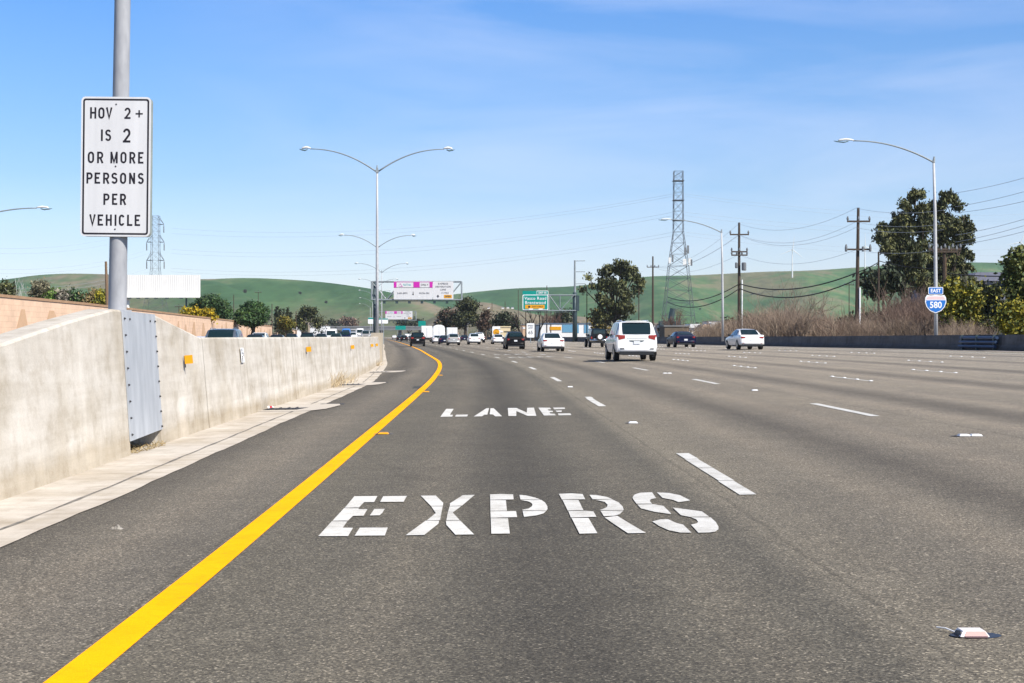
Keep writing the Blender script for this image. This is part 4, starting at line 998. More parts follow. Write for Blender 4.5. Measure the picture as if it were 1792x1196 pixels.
pd_ = util_pole(1537.5, 441, 112, 'plain brown utility pole between brush and big eucalyptus', (), r=.11)
pe = util_pole(1652.5, 432, 105, 'dark utility pole with crossarm right behind the EAST 580 lamp post', ((437, 1.2, 5), (441, .9, 4)), r=.2)
pf = util_pole(1062.5, 490, 300, 'slim utility pole with crossarm in front of the dark eucalyptus', ((497, 1.0, 2),), r=.14)
pg = util_pole(1006, 456, 262, 'steel pole with three short side arms behind the cantilever post', (), m='galv_thin', r=.26)
for py in (457, 476, 497):
    mb = MB(); z = CAMH + (H0-py)*262/F; mb.tube([(0, 0, z), (1.9, 0, z + .02)], .07, 6); mb.build('side_arm', M['galv_thin'], pg)
ph = util_pole(190, 458, 140, 'leaning brown utility pole beside the galvanised sign pole', (), lean=-.03, m='wood_light', r=.2)
util_pole(1027, 502, 290, 'thin wooden utility pole at left edge of the dark eucalyptus', (), r=.12)
util_pole(1118, 505, 270, 'thin wooden utility pole at right edge of the dark eucalyptus', (), r=.12)
for i, (px, py, s, lb) in enumerate(((907, 508, 420, 'slender brown pole left of the green exit sign'), (861, 530, 430, 'slender brown pole over the white truck trailers'), (884, 528, 400, 'slender brown pole above the black SUV'), (920, 540, 330, 'brown pole below the left corner of exit sign'), (957, 500, 330, 'brown pole behind the right edge of exit sign'),
                               (964, 540, 330, 'short brown pole right of exit sign'), (452, 508, 420, 'small utility pole with crossarm on the left plain by the round tree'), (476, 532, 300, 'grey pole before the cypresses at left'), (518, 545, 300, 'thin pole by the yellow tree at left'), (313, 533, 380, 'small utility pole with crossarms under the billboard'), (409, 516, 330, 'pale utility pole between the two dark round trees'), (1512, 530, 180, 'short stub pole standing in the brown brush'), (1486, 495, 300, 'small distant utility pole behind the brown brush'))):
    util_pole(px, py, s, lb, ((py + 4, 1.0, 3),) if i in (6, 9, 12) else (), r=.13)
mb = MB(); z = CAMH + (H0-455)*105/F; mb.tube([(.1, 0, z), (.5, 0, z + .35), (.15, 0, z + .3)], .05, 6); mb.build('lamp_bracket', M['wood'], pe)
# short wooden post with orange-brown paint and a lamp, by the EAST sign
pe2 = util_pole(1655, 452, 100, 'thin orange-brown pole directly beside the dark pole behind EAST sign', (), m='wood_light', r=.07)

def tower(px, ytop, s, wfun, label, arms=(), th=.52):
    k = s / F; p = at(px, 589, s); zt = CAMH + (H0 - ytop) * k
    g = thing('transmission_tower', label, 'lattice tower', (p.x, s, 0))
    n = 16; zs = [zt * (1 - (1 - i/n) ** 1.25) for i in range(n + 1)]
    legs = MB(); br = MB()
    cor = lambda z: [(a * wfun(z/zt)/2, b * wfun(z/zt)/2, z) for a, b in ((-1, -1), (1, -1), (1, 1), (-1, 1))]
    for c in range(4): legs.tube([cor(z)[c] for z in zs], .15 * th, 4)
    for i in range(n):
        A, B = cor(zs[i]), cor(zs[i+1])
        for c in range(4):
            d = (c + 1) % 4
            br.tube([A[c], B[d]], .065 * th, 4, False); br.tube([A[d], B[c]], .065 * th, 4, False); br.tube([B[c], B[d]], .06 * th, 4, False)
    legs.build('legs', M['lattice'], g); br.build('bracing', M['lattice'], g)
    for z, half, drop in arms:
        zz = CAMH + (H0 - z) * k; w = wfun(zz/zt) / 2
        for sd in (-1, 1):
            mb = MB(); 
            for yy in (-w, w): mb.tube([(sd*w, yy, zz), (sd*half, 0, zz)], .09, 4); mb.tube([(sd*w, yy, zz + 2.2), (sd*half, 0, zz)], .07, 4)
            a = mb.build('cross_arm', M['lattice'], g)
            mb = MB(); mb.tube([(sd*half, 0, zz), (sd*half, 0, zz - drop*.3), (sd*half, 0, zz - drop)], [.05, .16, .16], 6); mb.build('insulator_string', M['insul'], a)
    return g, p, k
tw, tp, tk = tower(1187, 300, 350, lambda t: float(np.interp(t, [0, .19, .44, .56, .64, 1], [8.6, 6.8, 4.7, 3.3, 2.4, 2.2])), 'tall steel lattice tower with white phone antennas, right of centre')
for (px, py, w, h) in ((1172, 456, 4, 10), (1177, 453, 3, 12), (1199, 440, 3.4, 13), (1204, 437, 3.2, 14), (1198, 459, 6, 11), (1207, 458, 4.5, 12), (1210, 460, 3, 11)):
    mb = MB(); q = at(px, py, 350 - 3.6); mb.box((q.x - tp.x, -3.6, q.z), (w*tk, .35, h*tk)); mb.build('antenna_panel', M['lamp_white'] if py > 445 and w > 3.1 else M['insul'], tw)
for i, z in enumerate((317, 351, 386)):
    mb = MB(); q = at(1187, z, 350); mb.box((0, 0, q.z), (2.7, 2.7, .14)); mb.build('platform', M['lattice'], tw)
# the dark machinery at its foot
mb = MB(); q = at(1172, 556, 340); mb.box((0, 0, 2.5), (5, 4, 5)); mb.tube([(0, 0, 4), (.8, 0, 8)], .7, 8); eq = mb.build('equipment_cabinet', M['dark_steel']); eq.location = (q.x, 340, 0); tag(eq, 'dark equipment cabinet with a stack at the lattice tower foot', 'cabinet')
tower(272, 378, 440, lambda t: float(np.interp(t, [0, .25, .55, 1], [9.5, 6.2, 2.5, 2.2])), 'grey lattice power tower rising behind the white billboard', ((393, 2.6, 2.6), (424, 2.7, 2.6), (456, 2.7, 2.6)), th=.36)
# service cables: thick sagging pair
b1, a1, c1_ = at(1503, 476, 118), at(1294, 497, 150), at(1168, 520, 200)
wire(sag(b1, a1, 1.0), .055, 'upper thick black cable sagging between the two utility poles at right', m='cable', group='thick service cables')
wire(sag(b1 - Vector((0, 0, .55)), a1 - Vector((0, 0, .5)), 1.25), .055, 'lower thick black cable sagging between the two utility poles at right', m='cable', group='thick service cables')
wire(sag(a1, c1_, 1.1), .055, 'upper thick black cable from the sedan-side pole toward lattice tower', m='cable', group='thick service cables')
wire(sag(a1 - Vector((0, 0, .5)), c1_ - Vector((0, 0, .7)), 1.3), .055, 'lower thick black cable from the sedan-side pole toward lattice tower', m='cable', group='thick service cables')
wire(sag(b1, at(1538, 459, 112), .05), .04, 'black cable rising to the plain brown utility pole', m='cable', group='thick service cables')
wire(sag(at(1538, 457, 112), at(1652, 470, 105), .2), .03, 'black cable passing in front of the big eucalyptus', m='cable', group='thick service cables')
wire(sag(at(1652, 478, 105), at(1830, 480, 100), .2), .04, 'dark cable running from EAST sign pole to right edge', m='cable', group='thick service cables')
for i, (y0, y1, d) in enumerate(((364, 392, 1.2), (388, 411, 1.3), (398, 412, 1.3), (437, 446, 1.1))):
    wire(sag(at(1499, y0, 118), at(1293, y1, 150), d), .013, 'thin wire sagging between the two tall utility poles at right', group='thin wires between the utility poles')
    wire(sag(at(1499, y0 + 1, 118), at(1652, min(y0 + 4, 436), 105), .3), .012, 'thin wire from the tallest pole into the big eucalyptus', group='thin wires into the eucalyptus')
    wire(sag(at(1293, y1, 150), at(1142, 466, 260), 1.5), .014, 'thin wire from the sedan-side pole toward the far pole', group='thin wires toward the far pole')
for y0, y1 in ((338, 306), (362, 330), (373, 348), (412, 378), (424, 389), (430, 400)):
    wire(sag(at(1672, y0, 104), at(1812, y1, 88), .1), .014, 'thin wire climbing from the big eucalyptus to the right edge', group='thin wires at the right edge')
for i, (yl, yr, yt) in enumerate(((400, 340, 338), (409, 352, 342), (437, 373, 370), (444, 385, 376), (470, 408, 405), (476, 420, 411))):
    wire(sag(at(300, yl, 430), at(1187, yt, 350), 4.5, 24), .02, 'faint power line crossing the sky between the two lattice towers', group='power lines between the towers')
    wire(sag(at(1187, yt, 350), at(1900, yr + 30 if i < 2 else yr + 20, 430), 3, 20), .02, 'faint power line running right from the tall lattice tower', group='power lines right of the tower')
    wire(sag(at(-60, yl + 32, 330), at(260, yl, 440), 2.5, 16), .02, 'faint power line left of the sign pole', group='power lines left of the tower')

def turbine(px, yhub, ybase, s, ang, label):
    k = s / F; p = at(px, ybase, s); g = thing('wind_turbine', label, 'wind turbine', p)
    h = (ybase - yhub) * k
    mb = MB(); mb.tube([(0, 0, -10), (0, 0, h)], [1.5, .8], 10); mb.build('mast', M['turbine'], g)
    mb = MB(); mb.box((0, 1.5, h + .6), (2.4, 8, 2.6)); mb.tube([(0, -2.6, h + .6), (0, -4.4, h + .6)], [1.4, .4], 8); mb.build('nacelle', M['turbine'], g)
    for j in range(3):
        a = R(ang + 120 * j); L_ = h * .62; d = Vector((math.sin(a), 0, math.cos(a))); o = Vector((0, -3.4, h + .6))
        mb = MB(); mb.tube([o, o + d * L_ * .2, o + d * L_ * .6, o + d * L_], [.5, .9, .5, .15], 6); mb.build('blade', M['turbine'], g)
turbine(1386.5, 438, 478, 3000, 8, 'white wind turbine on the green ridge left of the tallest pole')
turbine(1513.5, 432, 470, 3000, 0, 'white wind turbine behind the tallest utility pole')
turbine(1786, 425, 465, 3000, 20, 'white wind turbine at the right edge')

# ------------------------------------------------------------------ trees and shrubs
def leaves(blobs, n, size, seed, pal, droop=0.0, shell=.55, elong=1.8, per=14, spread=1.9, puff=5):
    """n leaf sprays in clumps through ellipsoid blobs [(x,y,z,rx,ry,rz)]; pal = list of base colours, one drawn per clump"""
    rs = np.random.RandomState(seed); B = np.array(blobs, float)
    vol = (B[:, 3] * B[:, 4] * B[:, 5]) ** .72; pick = rs.choice(len(B), n // per + 1, p=vol / vol.sum())
    d = rs.normal(size=(len(pick), 3)); d /= np.linalg.norm(d, axis=1)[:, None]
    rad = (shell + (1 - shell) * rs.rand(len(pick)))[:, None] * (.78 + .26 * rs.rand(len(pick)))[:, None]
    cc = B[pick, :3] + d * B[pick, 3:6] * rad
    ct = np.array(pal)[rs.randint(len(pal), size=len(pick))] * (.6 + .8 * rs.rand(len(pick)))[:, None]
    C = np.repeat(cc, per, axis=0); T = np.repeat(ct, per, axis=0); m = len(C)
    C = C + rs.normal(size=(m, 3)) * size * spread * np.array([.9, .9, .75])
    C[:, 2] -= droop * size * spread * np.abs(rs.normal(size=m)) * .9
    a = rs.normal(size=(m, 3)); a[:, 2] -= droop * 2.2; a /= np.linalg.norm(a, axis=1)[:, None]
    b = np.cross(a, rs.normal(size=(m, 3))); b /= np.linalg.norm(b, axis=1)[:, None]
    sz = size * (.55 + .8 * rs.rand(m))[:, None]; a *= sz * elong * .5; b *= sz * .5
    V = np.stack([C - a, C + b * .9 - a * .1, C + a, C - b * .9 - a * .1], 1).reshape(-1, 3)
    T = T * (.8 + .4 * rs.rand(m))[:, None]
    return V, np.arange(len(V)).reshape(-1, 4), np.repeat(T, 4, axis=0)
def limbs(base, blobs, r0, seed, trunk_h, m='bark', fork=.6):
    rr = random.Random(seed); mb = MB(); b = Vector(base); top = b + Vector((rr.uniform(-.3, .3), rr.uniform(-.2, .2), trunk_h))
    mb.tube([b - Vector((0, 0, .4)), b.lerp(top, .4) + Vector((rr.uniform(-.15, .15), 0, 0)), top], [r0 * 1.15, r0 * .9, r0 * .7], 8)
    for bl in blobs:
        e = Vector(bl[:3]); st = b.lerp(top, rr.uniform(.45, 1.0)); mid = st.lerp(e, .5) + Vector((rr.uniform(-.4, .4), rr.uniform(-.4, .4), rr.uniform(0, .6)))
        mb.tube([st, mid, e, e + Vector((rr.uniform(-.5, .5), 0, bl[5] * .6))], [r0 * .5, r0 * .34, r0 * .18, r0 * .06], 6)
    return mb
DK = [(.028, .040, .020), (.040, .052, .026), (.020, .030, .016), (.055, .066, .032)]
EUC = [(.060, .072, .028), (.098, .108, .040), (.034, .042, .018), (.16, .16, .06), (.078, .086, .036)]
RND = [(.032, .075, .022), (.050, .105, .030), (.022, .052, .018), (.075, .125, .034)]
OLV = [(.15, .155, .02), (.22, .20, .022), (.08, .10, .022), (.30, .25, .022)]
YEL = [(.38, .26, .01), (.45, .32, .015), (.22, .19, .02)]
BRN = [(.17, .115, .085), (.22, .155, .12), (.12, .085, .06)]
def tree(name, label, px, s, blobs, n, size, pal, seed, trunk=.3, th=3.0, group=None, cat='tree', m='bark', z0=0.0, droop=.2, shell=.35, y=None, elong=1.8, shrink=.86, per=14, spread=1.9, puff=5):
    """blobs in picture units: (px, py, half-width, half-height) of each clump of the crown"""
    k = s / F; p = at(px, 589, s); g = thing(name, label, cat, (p.x, s, z0), 0, group); rr = random.Random(seed)
    B = []
    for bx, by, hw, hh in blobs:
        rx, rz = hw * k * shrink, hh * k * shrink; B.append(((bx - px) * k, rr.uniform(-.5, .5) * rx * 1.2, CAMH + (H0 - by) * k - z0, rx, rx * .9, rz))
    L_ = B
    if puff:                                   # break every limb's foliage into separate puffs with gaps between them
        L_ = []
        for x, y, z, rx, ry, rz in B:
            for _ in range(puff):
                v = Vector((rr.gauss(0, 1), rr.gauss(0, 1), rr.gauss(0, 1))).normalized() * rr.uniform(.55, 1.0); q = rr.uniform(.26, .5)
                L_.append((x + v.x * rx, y + v.y * ry, z + v.z * rz, rx * q, ry * q, max(rz * q, rx * q * .6)))
    V, Q, T = leaves(L_, n, size, seed, pal, droop, shell, elong, per, spread); npmesh('crown', V, Q, M['leaf'], T, g)
    limbs((0, 0, 0), B, trunk, seed, th, m).build('trunk', M[m], g, smooth=True)
    return g
# the big eucalyptus pair at right
tree('eucalyptus_tree', 'huge dark eucalyptus with ragged crown, left trunk of the tall pair at right', 1590, 185,
     [(1602, 352, 17, 22), (1588, 372, 22, 20), (1575, 392, 26, 18), (1560, 408, 24, 17), (1548, 412, 18, 10), (1592, 405, 28, 26), (1574, 432, 26, 20), (1608, 440, 26, 26), (1560, 440, 16, 12), (1590, 462, 24, 18), (1614, 395, 20, 30), (1572, 472, 18, 12), (1546, 480, 22, 10), (1530, 492, 18, 8), (1604, 480, 22, 16)],
     32000, .23, EUC, 11, .4, 8, 'tall eucalyptus pair at right', droop=.5, shell=.3, elong=2.2, shrink=1.04, per=18, spread=1.1, puff=8)
tree('eucalyptus_tree', 'huge dark eucalyptus with ragged crown, right trunk of the tall pair at right', 1652, 190,
     [(1652, 352, 20, 16), (1664, 372, 22, 22), (1640, 375, 20, 24), (1682, 392, 16, 20), (1656, 405, 26, 26), (1686, 415, 16, 18), (1640, 425, 24, 24), (1672, 440, 24, 20), (1660, 465, 24, 16), (1690, 458, 14, 16), (1640, 470, 22, 18), (1694, 482, 12, 10), (1620, 500, 30, 12), (1660, 492, 24, 12), (1690, 500, 22, 12)],
     32000, .23, EUC, 12, .4, 8, 'tall eucalyptus pair at right', droop=.5, shell=.3, elong=2.2, shrink=1.04, per=18, spread=1.1, puff=8)
tree('eucalyptus_tree', 'dark open-crowned eucalyptus behind the white SUV', 1078, 285,
     [(1088, 466, 16, 10), (1075, 474, 20, 12), (1058, 478, 12, 8), (1098, 478, 14, 14), (1048, 497, 14, 9), (1066, 498, 16, 14), (1088, 505, 20, 16), (1112, 480, 11, 11), (1116, 500, 12, 14), (1104, 516, 16, 12), (1048, 516, 10, 7), (1062, 526, 14, 12), (1090, 532, 18, 12), (1052, 545, 10, 12), (1068, 552, 13, 14), (1086, 552, 14, 14), (1030, 487, 6, 4), (1022, 506, 7, 3), (1100, 540, 10, 10), (1048, 556, 8, 14)],
     11000, .34, EUC, 13, .45, 6, droop=.5, shell=.35, elong=2.2, shrink=.92, per=16, spread=1.2, puff=7)
tree('eucalyptus_tree', 'dark tree cluster over the white trucks at centre', 815, 420,
     [(816, 530, 14, 10), (808, 540, 12, 12), (822, 545, 12, 14), (830, 535, 7, 6), (812, 558, 14, 12), (826, 562, 10, 10), (805, 566, 10, 10)], 7000, .42, DK + EUC, 14, .5, 7)
tree('dark_tree', 'round brownish-dark tree left of the centre tree cluster', 785, 430, [(780, 556, 14, 11), (792, 553, 12, 12), (785, 568, 18, 10), (775, 568, 10, 8)], 5000, .4, DK + BRN, 15, .4, 4)
tree('dark_tree', 'dark low tree behind the yellow disc board', 880, 400, [(876, 556, 10, 10), (888, 562, 12, 9), (896, 566, 9, 8), (870, 566, 9, 8)], 3500, .4, DK, 16, .4, 4)
tree('conifer_tree', 'pointed reddish-dark conifer right of the centre tree cluster', 850, 410, [(850, 545, 4, 9), (850, 556, 7, 9), (850, 568, 9, 9), (842, 570, 7, 8)], 3000, .32, [(.075, .045, .03), (.10, .06, .04), (.05, .04, .025)], 17, .3, 3)
tree('dark_tree', 'small dark trees on the tan foothill right of exit sign', 985, 420, [(983, 553, 8, 5), (992, 550, 7, 5), (985, 562, 10, 6)], 900, .6, DK, 18, .3, 3)
tree('conifer_tree', 'small yellowish palm-like tree left of the dark eucalyptus trunk', 1044, 300, [(1044, 556, 6, 9), (1048, 568, 7, 8)], 700, .5, [(.16, .12, .03), (.10, .09, .03), (.05, .055, .02)], 19, .2, 3)
# left side
tree('round_tree', 'wide dense dark green tree beside the white billboard', 370, 300,
     [(368, 530, 26, 14), (348, 540, 22, 14), (385, 540, 22, 15), (365, 548, 36, 12), (395, 548, 14, 10), (340, 550, 18, 9)], 14000, .28, RND, 21, .45, 3, shell=.85, per=20, spread=1.5, puff=0)
tree('round_tree', 'dense ball-shaped dark green tree on a short trunk at left', 441, 235, [(441, 550, 29, 20), (430, 554, 18, 15), (453, 554, 17, 15), (441, 541, 21, 14), (441, 560, 26, 12)], 13000, .24, RND, 22, .42, 2.4, shell=.88, shrink=.98, per=12, spread=1.0, droop=0, puff=0)
tree('flowering_bush', 'bright yellow flowering bush on top of the tan sound wall, left one', 335, 205, [(333, 548, 9, 6), (338, 551, 9, 5), (327, 550, 5, 5)], 1500, .26, YEL, 23, .08, 2, cat='bush')
tree('flowering_bush', 'bright yellow flowering bush on top of the tan sound wall, right one', 359, 205, [(359, 550, 8, 7), (364, 553, 7, 6), (350, 552, 6, 4)], 1500, .26, YEL, 24, .08, 2, cat='bush')
for i, (px, yt, s, hw) in enumerate(((484, 535, 330, 4), (490, 540, 335, 3.6), (496, 542, 335, 3.6), (503, 538, 330, 4.5), (508, 545, 340, 4))):
    tree('cypress_tree', ['tallest slim dark cypress in the row at left, leftmost', 'slim dark cypress, second from left in the row', 'slim dark cypress, middle of the row at left', 'thickest slim dark cypress in the row at left', 'slim dark cypress behind the yellow tree at left'][i], px, s,
         [(px, yt + 6, hw * .6, 7), (px, yt + 16, hw * .85, 9), (px, yt + 28, hw, 10), (px, yt + 40, hw, 9)], 1500, .22, DK, 30 + i, .15, 3, 'row of cypresses at left', shell=.5, puff=0, spread=.9)
tree('yellow_tree', 'olive-yellow leafy tree right of the cypress row', 500, 290, [(502, 563, 9, 6), (496, 568, 9, 6), (507, 567, 6, 6)], 2600, .24, [(.22, .17, .02), (.13, .13, .02), (.10, .10, .03)], 36, .2, 2)
tree('eucalyptus_tree', 'dark eucalyptus with pale trunks left of the lamp post', 540, 360, [(540, 543, 11, 5), (534, 548, 8, 6), (548, 548, 6, 6), (526, 560, 9, 8), (521, 568, 8, 7), (545, 558, 6, 7), (560, 560, 6, 8), (557, 570, 6, 6), (530, 570, 10, 6)], 5000, .32, DK + EUC, 37, .35, 5, m='bark_pale')
tree('dark_tree', 'broad brown-leaved tree behind the overpass', 602, 950, [(600, 563, 8, 6), (610, 564, 9, 6), (618, 567, 7, 5)], 2600, .8, BRN, 38, .5, 4)
tree('dark_tree', 'low dark tree behind the overpass at left', 582, 960, [(580, 568, 6, 4), (588, 567, 5, 4)], 1400, .75, DK, 39, .4, 4)
tree('dark_tree', 'low dark tree under the hills left of the white trucks', 715, 900, [(708, 566, 12, 4), (722, 565, 14, 5), (735, 568, 10, 4)], 2600, .8, DK, 40, .5, 4)
for i, (px, hw, yt, pal, sd, lb) in enumerate(((8, 10, 496, EUC, 50, 'grey-green loose tree behind the sound wall at the left edge'), (72, 10, 497, [(.17, .155, .10), (.22, .20, .13), (.12, .115, .07)], 51, 'brownish-grey round tree behind the sound wall at left'), (88, 9, 511, [(.10, .19, .04), (.14, .23, .05)], 52, 'small bright green tree behind the sound wall at left'),
                               (130, 15, 509, DK + RND, 53, 'small dark green round tree behind the sound wall at left'), (162, 15, 508, [(.22, .165, .08), (.27, .20, .09), (.15, .125, .06)], 54, 'russet bushy tree left of the sign pole'), (112, 9, 513, [(.25, .22, .18), (.19, .18, .13)], 55, 'greyish shrub left of the small dark round tree'), (178, 10, 508, OLV, 56, 'olive bushy tree right behind the leaning pole'))):
    tree('leafy_tree', lb, px, 150, [(px, yt + hw * .8, hw, hw * .8), (px - hw * .4, yt + hw * 1.4, hw * .8, hw * .8), (px + hw * .4, yt + hw * 1.5, hw * .8, hw * .8), (px, yt + hw * 2.2, hw, hw)], 2600, .20, pal, sd, .14, 2.5, shell=.55)
# lone dark trees on the hillsides
for i, (px, py, s, w_, lb) in enumerate(((429, 510, 2050, 2.6, 'lone dark round tree high on the left green hillside'), (411, 514, 2050, 0.6, 'tiny dark tree left of the lone round hillside tree'), (525, 513, 2000, .8, 'tiny dark tree on the green hillside above the cypress row'), (571, 529, 1950, .7, 'small dark tree low on the left hillside above the overpass'), (1000, 531, 2900, .7, 'tiny dark tree on the far green hillside beside the cantilever post'), (1225, 541, 2750, .7, 'small dark tree on the far hillside right of lattice tower'))):
    k = s / F; V, Q, T = leaves([(0, 0, 0, w_*k, w_*k, w_*k*.9)], 500, .8, 90 + i, DK, 0, .5, 1.6, 8, 1.0); o = npmesh('hill_tree', V, Q, M['leaf'], T); o.location = at(px, py, s); tag(o, lb, 'tree')
# far right olive bushes and trees by the right edge
tree('olive_bush', 'large yellow-green bush right of the EAST 580 sign', 1680, 92, [(1668, 507, 16, 14), (1690, 512, 18, 15), (1675, 530, 22, 18), (1700, 535, 18, 18), (1660, 545, 14, 16), (1688, 556, 22, 14)], 8000, .15, OLV, 61, .16, 2, 'yellow-green bushes at right', 'bush')
tree('olive_bush', 'darker yellow-green bush in the middle of the right-hand bushes', 1728, 95, [(1720, 510, 14, 14), (1735, 520, 15, 16), (1724, 540, 20, 18), (1742, 545, 14, 18), (1728, 562, 22, 12)], 7500, .15, OLV[1:3] + DK, 62, .16, 2, 'yellow-green bushes at right', 'bush')
tree('leafy_tree', 'tall green tree cut off by the right edge', 1785, 96, [(1782, 446, 12, 12), (1774, 460, 12, 10), (1792, 468, 16, 16), (1776, 485, 16, 12), (1795, 500, 18, 14), (1770, 505, 12, 9), (1786, 520, 18, 12), (1800, 535, 18, 14)], 8000, .17, [(.07, .10, .025), (.05, .075, .02), (.12, .13, .03)], 63, .2, 3.5)
tree('olive_bush', 'bright yellow-green low bush at the right edge beneath the tall tree', 1775, 88, [(1770, 540, 14, 12), (1782, 552, 18, 14), (1762, 556, 12, 12), (1795, 560, 16, 14), (1775, 570, 20, 9)], 7000, .15, OLV, 64, .14, 2, 'yellow-green bushes at right', 'bush')
tree('dark_tree', 'low black-green tree at the foot of the big eucalyptus pair', 1545, 170, [(1530, 492, 20, 9), (1555, 490, 20, 10), (1575, 497, 16, 9), (1540, 503, 18, 8)], 2600, .36, DK, 65, .25, 3)
tree('dark_tree', 'dark hedge-like tree in the shadow behind the brown brush', 1530, 125, [(1515, 566, 18, 7), (1540, 566, 20, 7), (1560, 562, 14, 9)], 1800, .25, DK, 66, .15, 1)
tree('dark_tree', 'small dark conifer behind the white houses at centre right', 1310, 260, [(1305, 567, 7, 6), (1315, 570, 6, 5), (1272, 565, 6, 5)], 700, .4, DK, 67, .15, 2)

def twigs(h, w, n, seed, thick=.012, pal=BRN, up=.7):
    """bare shrub: stems from the ground forking into fine twigs"""
    rs = random.Random(seed); V, Q, T = [], [], []
    def seg(a, b, ra, rb, c):
        d = (b - a).normalized(); u = d.cross(Vector((rs.random() - .5, rs.random() - .5, .3))).normalized(); v = d.cross(u); i = len(V)
        for P, r in ((a, ra), (b, rb)):
            for q in range(3): V.append(P + (u * math.cos(q * 2.094) + v * math.sin(q * 2.094)) * r)
        for q in range(3): Q.append((i + q, i + (q + 1) % 3, i + 3 + (q + 1) % 3, i + 3 + q))
        T.extend([c] * 6)
    def grow(p, d, l, r, lev, c):
        q = p + d * l; seg(p, q, r, r * .62, c)
        if lev <= 0: return
        for _ in range(rs.choice((2, 3, 3))):
            nd_ = (d + Vector((rs.gauss(0, .42), rs.gauss(0, .42), rs.gauss(.08, .3)))).normalized(); grow(p + d * l * rs.uniform(.5, 1), nd_, l * rs.uniform(.55, .85), r * .6, lev - 1, c)
    for _ in range(n):
        x, y = rs.gauss(0, w * .33), rs.gauss(0, w * .25); c = Vector(rs.choice(pal)) * rs.uniform(.7, 1.35)
        grow(Vector((x, y, 0)), Vector((x / w * .8 + rs.gauss(0, .2), rs.gauss(0, .2), up + .4)).normalized(), h * rs.uniform(.26, .4), thick * 2.2, 3, c)
    V = np.array([tuple(v) for v in V]); V *= np.array([1, 1, h / np.percentile(V[:, 2], 99.3)])
    return V, np.array(Q), np.array([tuple(t) for t in T])
SHRUB = []
TWP = [(.25, .185, .14), (.33, .25, .19), (.17, .125, .095), (.38, .30, .225)]
for i in range(4):
    V, Q, T = twigs(2.6, 2.6, 36, 70 + i, .010, TWP); o = npmesh('bare_shrub', V, Q, M['twig'], T); SHRUB.append(o.data); bpy.data.objects.remove(o)
for i in range(2):
    V, Q, T = twigs(2.6, 2.4, 44, 170 + i, .011, [(.13, .085, .068), (.17, .115, .09), (.09, .06, .05), (.22, .155, .125)]); o = npmesh('bare_shrub', V, Q, M['twig'], T); SHRUB.append(o.data); bpy.data.objects.remove(o)
rr = random.Random(77)
def shrub(px, s, h, label, grp, idx=None, pal=None):
    o = bpy.data.objects.new('bare_shrub', SHRUB[rr.randrange(4) if idx is None else idx]); col.objects.link(o); p = at(px, 589, s)
    s = max(s, behind(px, 29.6)); p = at(px, 589, s); o.location = (p.x, s, .28); k = h / 2.6; o.scale = (k * rr.uniform(.9, 1.3), k, k * rr.uniform(.85, 1.1)); o.rotation_euler = (0, 0, rr.uniform(0, 6.28))
    tag(o, label, 'shrub', grp)
def behind(px, la):
    s = 60.0
    while lat_of(px, s) < la: s += 1
    return s
for i in range(150):
    px = rr.uniform(1315, 1700); s = behind(px, 30.0) + rr.random() ** 1.6 * 38
    ytop = np.interp(px, [1325, 1380, 1450, 1560, 1700], [548, 542, 556, 556, 560]) + rr.uniform(-8, 22)
    shrub(px, s, (589 - ytop) * s / F + 1.1, 'bare brown twiggy shrub in the thicket behind the right barrier', 'bare shrubs in the brown thicket')
for i, (px, yt, s) in enumerate(((1580, 520, 108), (1600, 508, 110), (1622, 500, 108), (1610, 515, 100), (1590, 530, 104), (1640, 505, 112), (1570, 535, 110), (1632, 520, 98))):
    shrub(px, s, (589 - yt) * s / F + 1.1, 'tall dark brown bare shrub in the clump left of the EAST 580 sign', 'tall bare shrubs beside EAST 580 sign', 4 + i % 2)
for i, (px, yt, hw, pal) in enumerate(((1352, 560, 12, OLV[2:3] + DK), (1438, 562, 14, BRN), (1478, 558, 10, DK), (1505, 568, 12, DK), (1405, 568, 10, BRN))):
    s = behind(px, 33) + 8; tree('leafy_bush', ['dull green bush in the brown brush behind the white sedan', 'russet leafy bush in the middle of the brown brush', 'dark bush left of the tallest utility pole', 'dark low bush right at the foot of the tallest utility pole', 'low russet bush near the grey leafless tree'][i], px, s, [(px, yt + hw * .6, hw, hw * .7), (px - hw * .6, yt + hw * 1.2, hw * .8, hw * .7), (px + hw * .6, yt + hw * 1.3, hw * .8, hw * .7)], 1800, .15, pal, 120 + i, .06, 1, cat='bush')
for i in range(26):
    px = rr.uniform(1200, 1330); s = rr.uniform(170, 230); yt = np.interp(px, [1200, 1240, 1330], [574, 556, 552]) + rr.uniform(0, 14)
    shrub(px, s, (589 - yt) * s / F + 1.1, 'distant bare brown shrub between lattice tower and white sedan', 'distant bare shrubs near the lattice tower')
def bare_tree(px, yt, s, label, seed, pal, n=9, th=.03):
    h = (589 - yt) * s / F + 1.3; V, Q, T = twigs(h * 1.0, h * .5, n, seed, th, pal, 1.0)
    o = npmesh('bare_tree', V, Q, M['twig'], T); p = at(px, 589, s); o.location = (p.x, s, .1); tag(o, label, 'tree')
bare_tree(1390, 493, 150, 'grey leafless tree standing above the brown thicket', 81, [(.16, .13, .10), (.22, .18, .14)], 14)
bare_tree(1520, 515, 135, 'pale leafless tree beside the tallest utility pole', 82, [(.34, .27, .18), (.25, .2, .14)], 14)
bare_tree(38, 487, 150, 'white-grey leafless tree behind the sound wall at left', 83, [(.42, .41, .40), (.5, .49, .47)], 12, .026)
bare_tree(62, 502, 155, 'small pale leafless sapling behind the sound wall at left', 84, [(.40, .40, .38)], 4, .02)
bare_tree(937, 535, 300, 'dark bare forked tree right under the green exit sign', 85, [(.03, .026, .022), (.04, .035, .03)], 4, .13)
bare_tree(1180, 540, 330, 'reddish-brown bare tree at the foot of lattice tower', 86, [(.13, .08, .06)], 16, .05)
